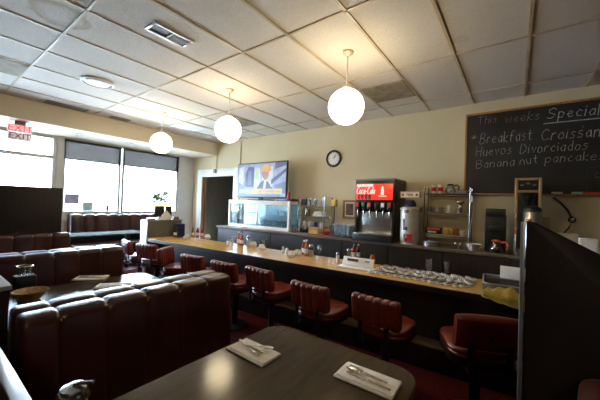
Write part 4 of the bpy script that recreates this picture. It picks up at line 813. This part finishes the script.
# partition by the aisle and ledge
t = thing('low_partition', 'thin low partition with pale edge at the lower left corner', 'divider', (-1.0, .2, 0)); obj('panel', bx(B(), (-.02, 0, .445), (1.36, .032, .89), .002), W['dwood'], t); obj('top_edge', bx(B(), (-.02, 0, .8955), (1.362, .036, .009), .002), W['alu'], t)
t = thing('booth_ledge', 'dark box ledge with pale top at the left edge beside nearest booth', 'divider', (-2.55, .145, 0)); obj('box', bx(B(), (0, .0, .52), (1.64, .26, 1.04), .003), W['dwood'], t); obj('top_board', bx(B(), (0, .0, 1.0505), (1.65, .272, .02), .003), mat('pale_ledge_top', (.34, .35, .37), .3), t)
# right divider with a slanting top
t = thing('slanted_divider', 'tall dark wood divider with slanting top at the right', 'divider', (.03, 1.37, 0))
pr = [(.004, 0, .0), (1.3, 0, .0), (1.3, 0, .92), (.95, 0, .94), (.19, 0, 1.315), (.06, 0, 1.388), (.03, 0, 1.405), (.004, 0, 1.410)]
obj('panel', prism(B(), pr, (0, .04, 0), .002), W['dwood'], t)
obj('edge_trim', bx(B(), (-.006, .02, .705), (.014, .046, 1.412), .003), mat('dull_aluminium_trim', (.34, .35, .38), .35, metal=.8, var=.06), t)
bm = B(); tp = pr[3:]
for a_, b_ in zip(tp, tp[1:]):
    A, Bv = Vector(a_), Vector(b_); L = (Bv-A).length; bx(bm, ((A+Bv)/2)+Vector((0, .02, .003)), (L, .044, .005), 0, 2, Matrix.Rotation(-math.atan2(Bv.z-A.z, Bv.x-A.x), 3, 'Y'))
obj('top_band', bm, W['dwood'], t)
# window banquette with its table and posters
t = thing('window_bench', 'long tufted bench along the front window', 'bench', (XW, 2.05, 0)); n = 9
bm = B(); channels(bm, rrect(.12, .46, .05, 5, .14, .82), n, .235, .03, 0, -.08); obj('backrest', bm, W['vinyl'], t, 60); bm = B(); prism(bm, [(x, y, .30) for x, y in rrect(.50, n*.235, .05, 4, .46, n*.1175)], (0, 0, .16), .03); obj('seat', bm, W['vinyl'], t, 60)
obj('plinth', bx(B(), (.42, n*.1175, .15), (.44, n*.235-.04, .296)), W['dwood'], t); obj('back_ledge', bx(B(), (.037, n*.1175, .54), (.07, n*.235, 1.08), .004), W['dwood'], t)
t = thing('dining_table', 'grey topped table in front of the window bench', 'table', (-6.45, 2.25, 0)); obj('table_top', bx(B(), (0, 0, .735), (.62, 1.5, .035), .006), mat('grey_green_laminate', (.03, .04, .035), .8, spec=.1), t)
for y in (-.5, .5): obj('pedestal', lathe(B(), [(0, .001), (.2, .001), (.04, .03), (.04, .70), (.12, .717), (0, .7172)], (0, y, 0), 16), W['blackm'], t)
for (u, v, sx, sy_, m, lab) in ((72, 199, .26, .22, 'lav', 'pale lavender notice stuck on the left front window'), (88, 206.5, .20, .20, 'aqua', 'pale blue notice low on the left front window'), (107.5, 208, .06, .14, 'red', 'small red sticker low on the left front window near mullion')):
    q = _ray(u, v); tt = (XW-.058)/q.x; b3 = B(); bx(b3, (0, 0, 0), (.002, sx, sy_)); tag(obj('window_notice', b3, W[m], None, 0, (XW-.064, q.y*tt, q.z*tt+EYE)), lab, 'notice')
# ================================================================== LIGHT
wd = bpy.data.worlds.new('sky'); sc.world = wd; wd.use_nodes = True
bg = wd.node_tree.nodes['Background']; bg.inputs[0].default_value = (.62, .79, 1, 1); bg.inputs[1].default_value = 16
sc.view_settings.view_transform = 'Standard'; sc.view_settings.look = 'None'; sc.view_settings.gamma = 1; sc.view_settings.use_curve_mapping = False
sc.view_settings.exposure = 1.2
sc.cycles.max_bounces = 8; sc.cycles.transparent_max_bounces = 16; sc.cycles.diffuse_bounces = 5
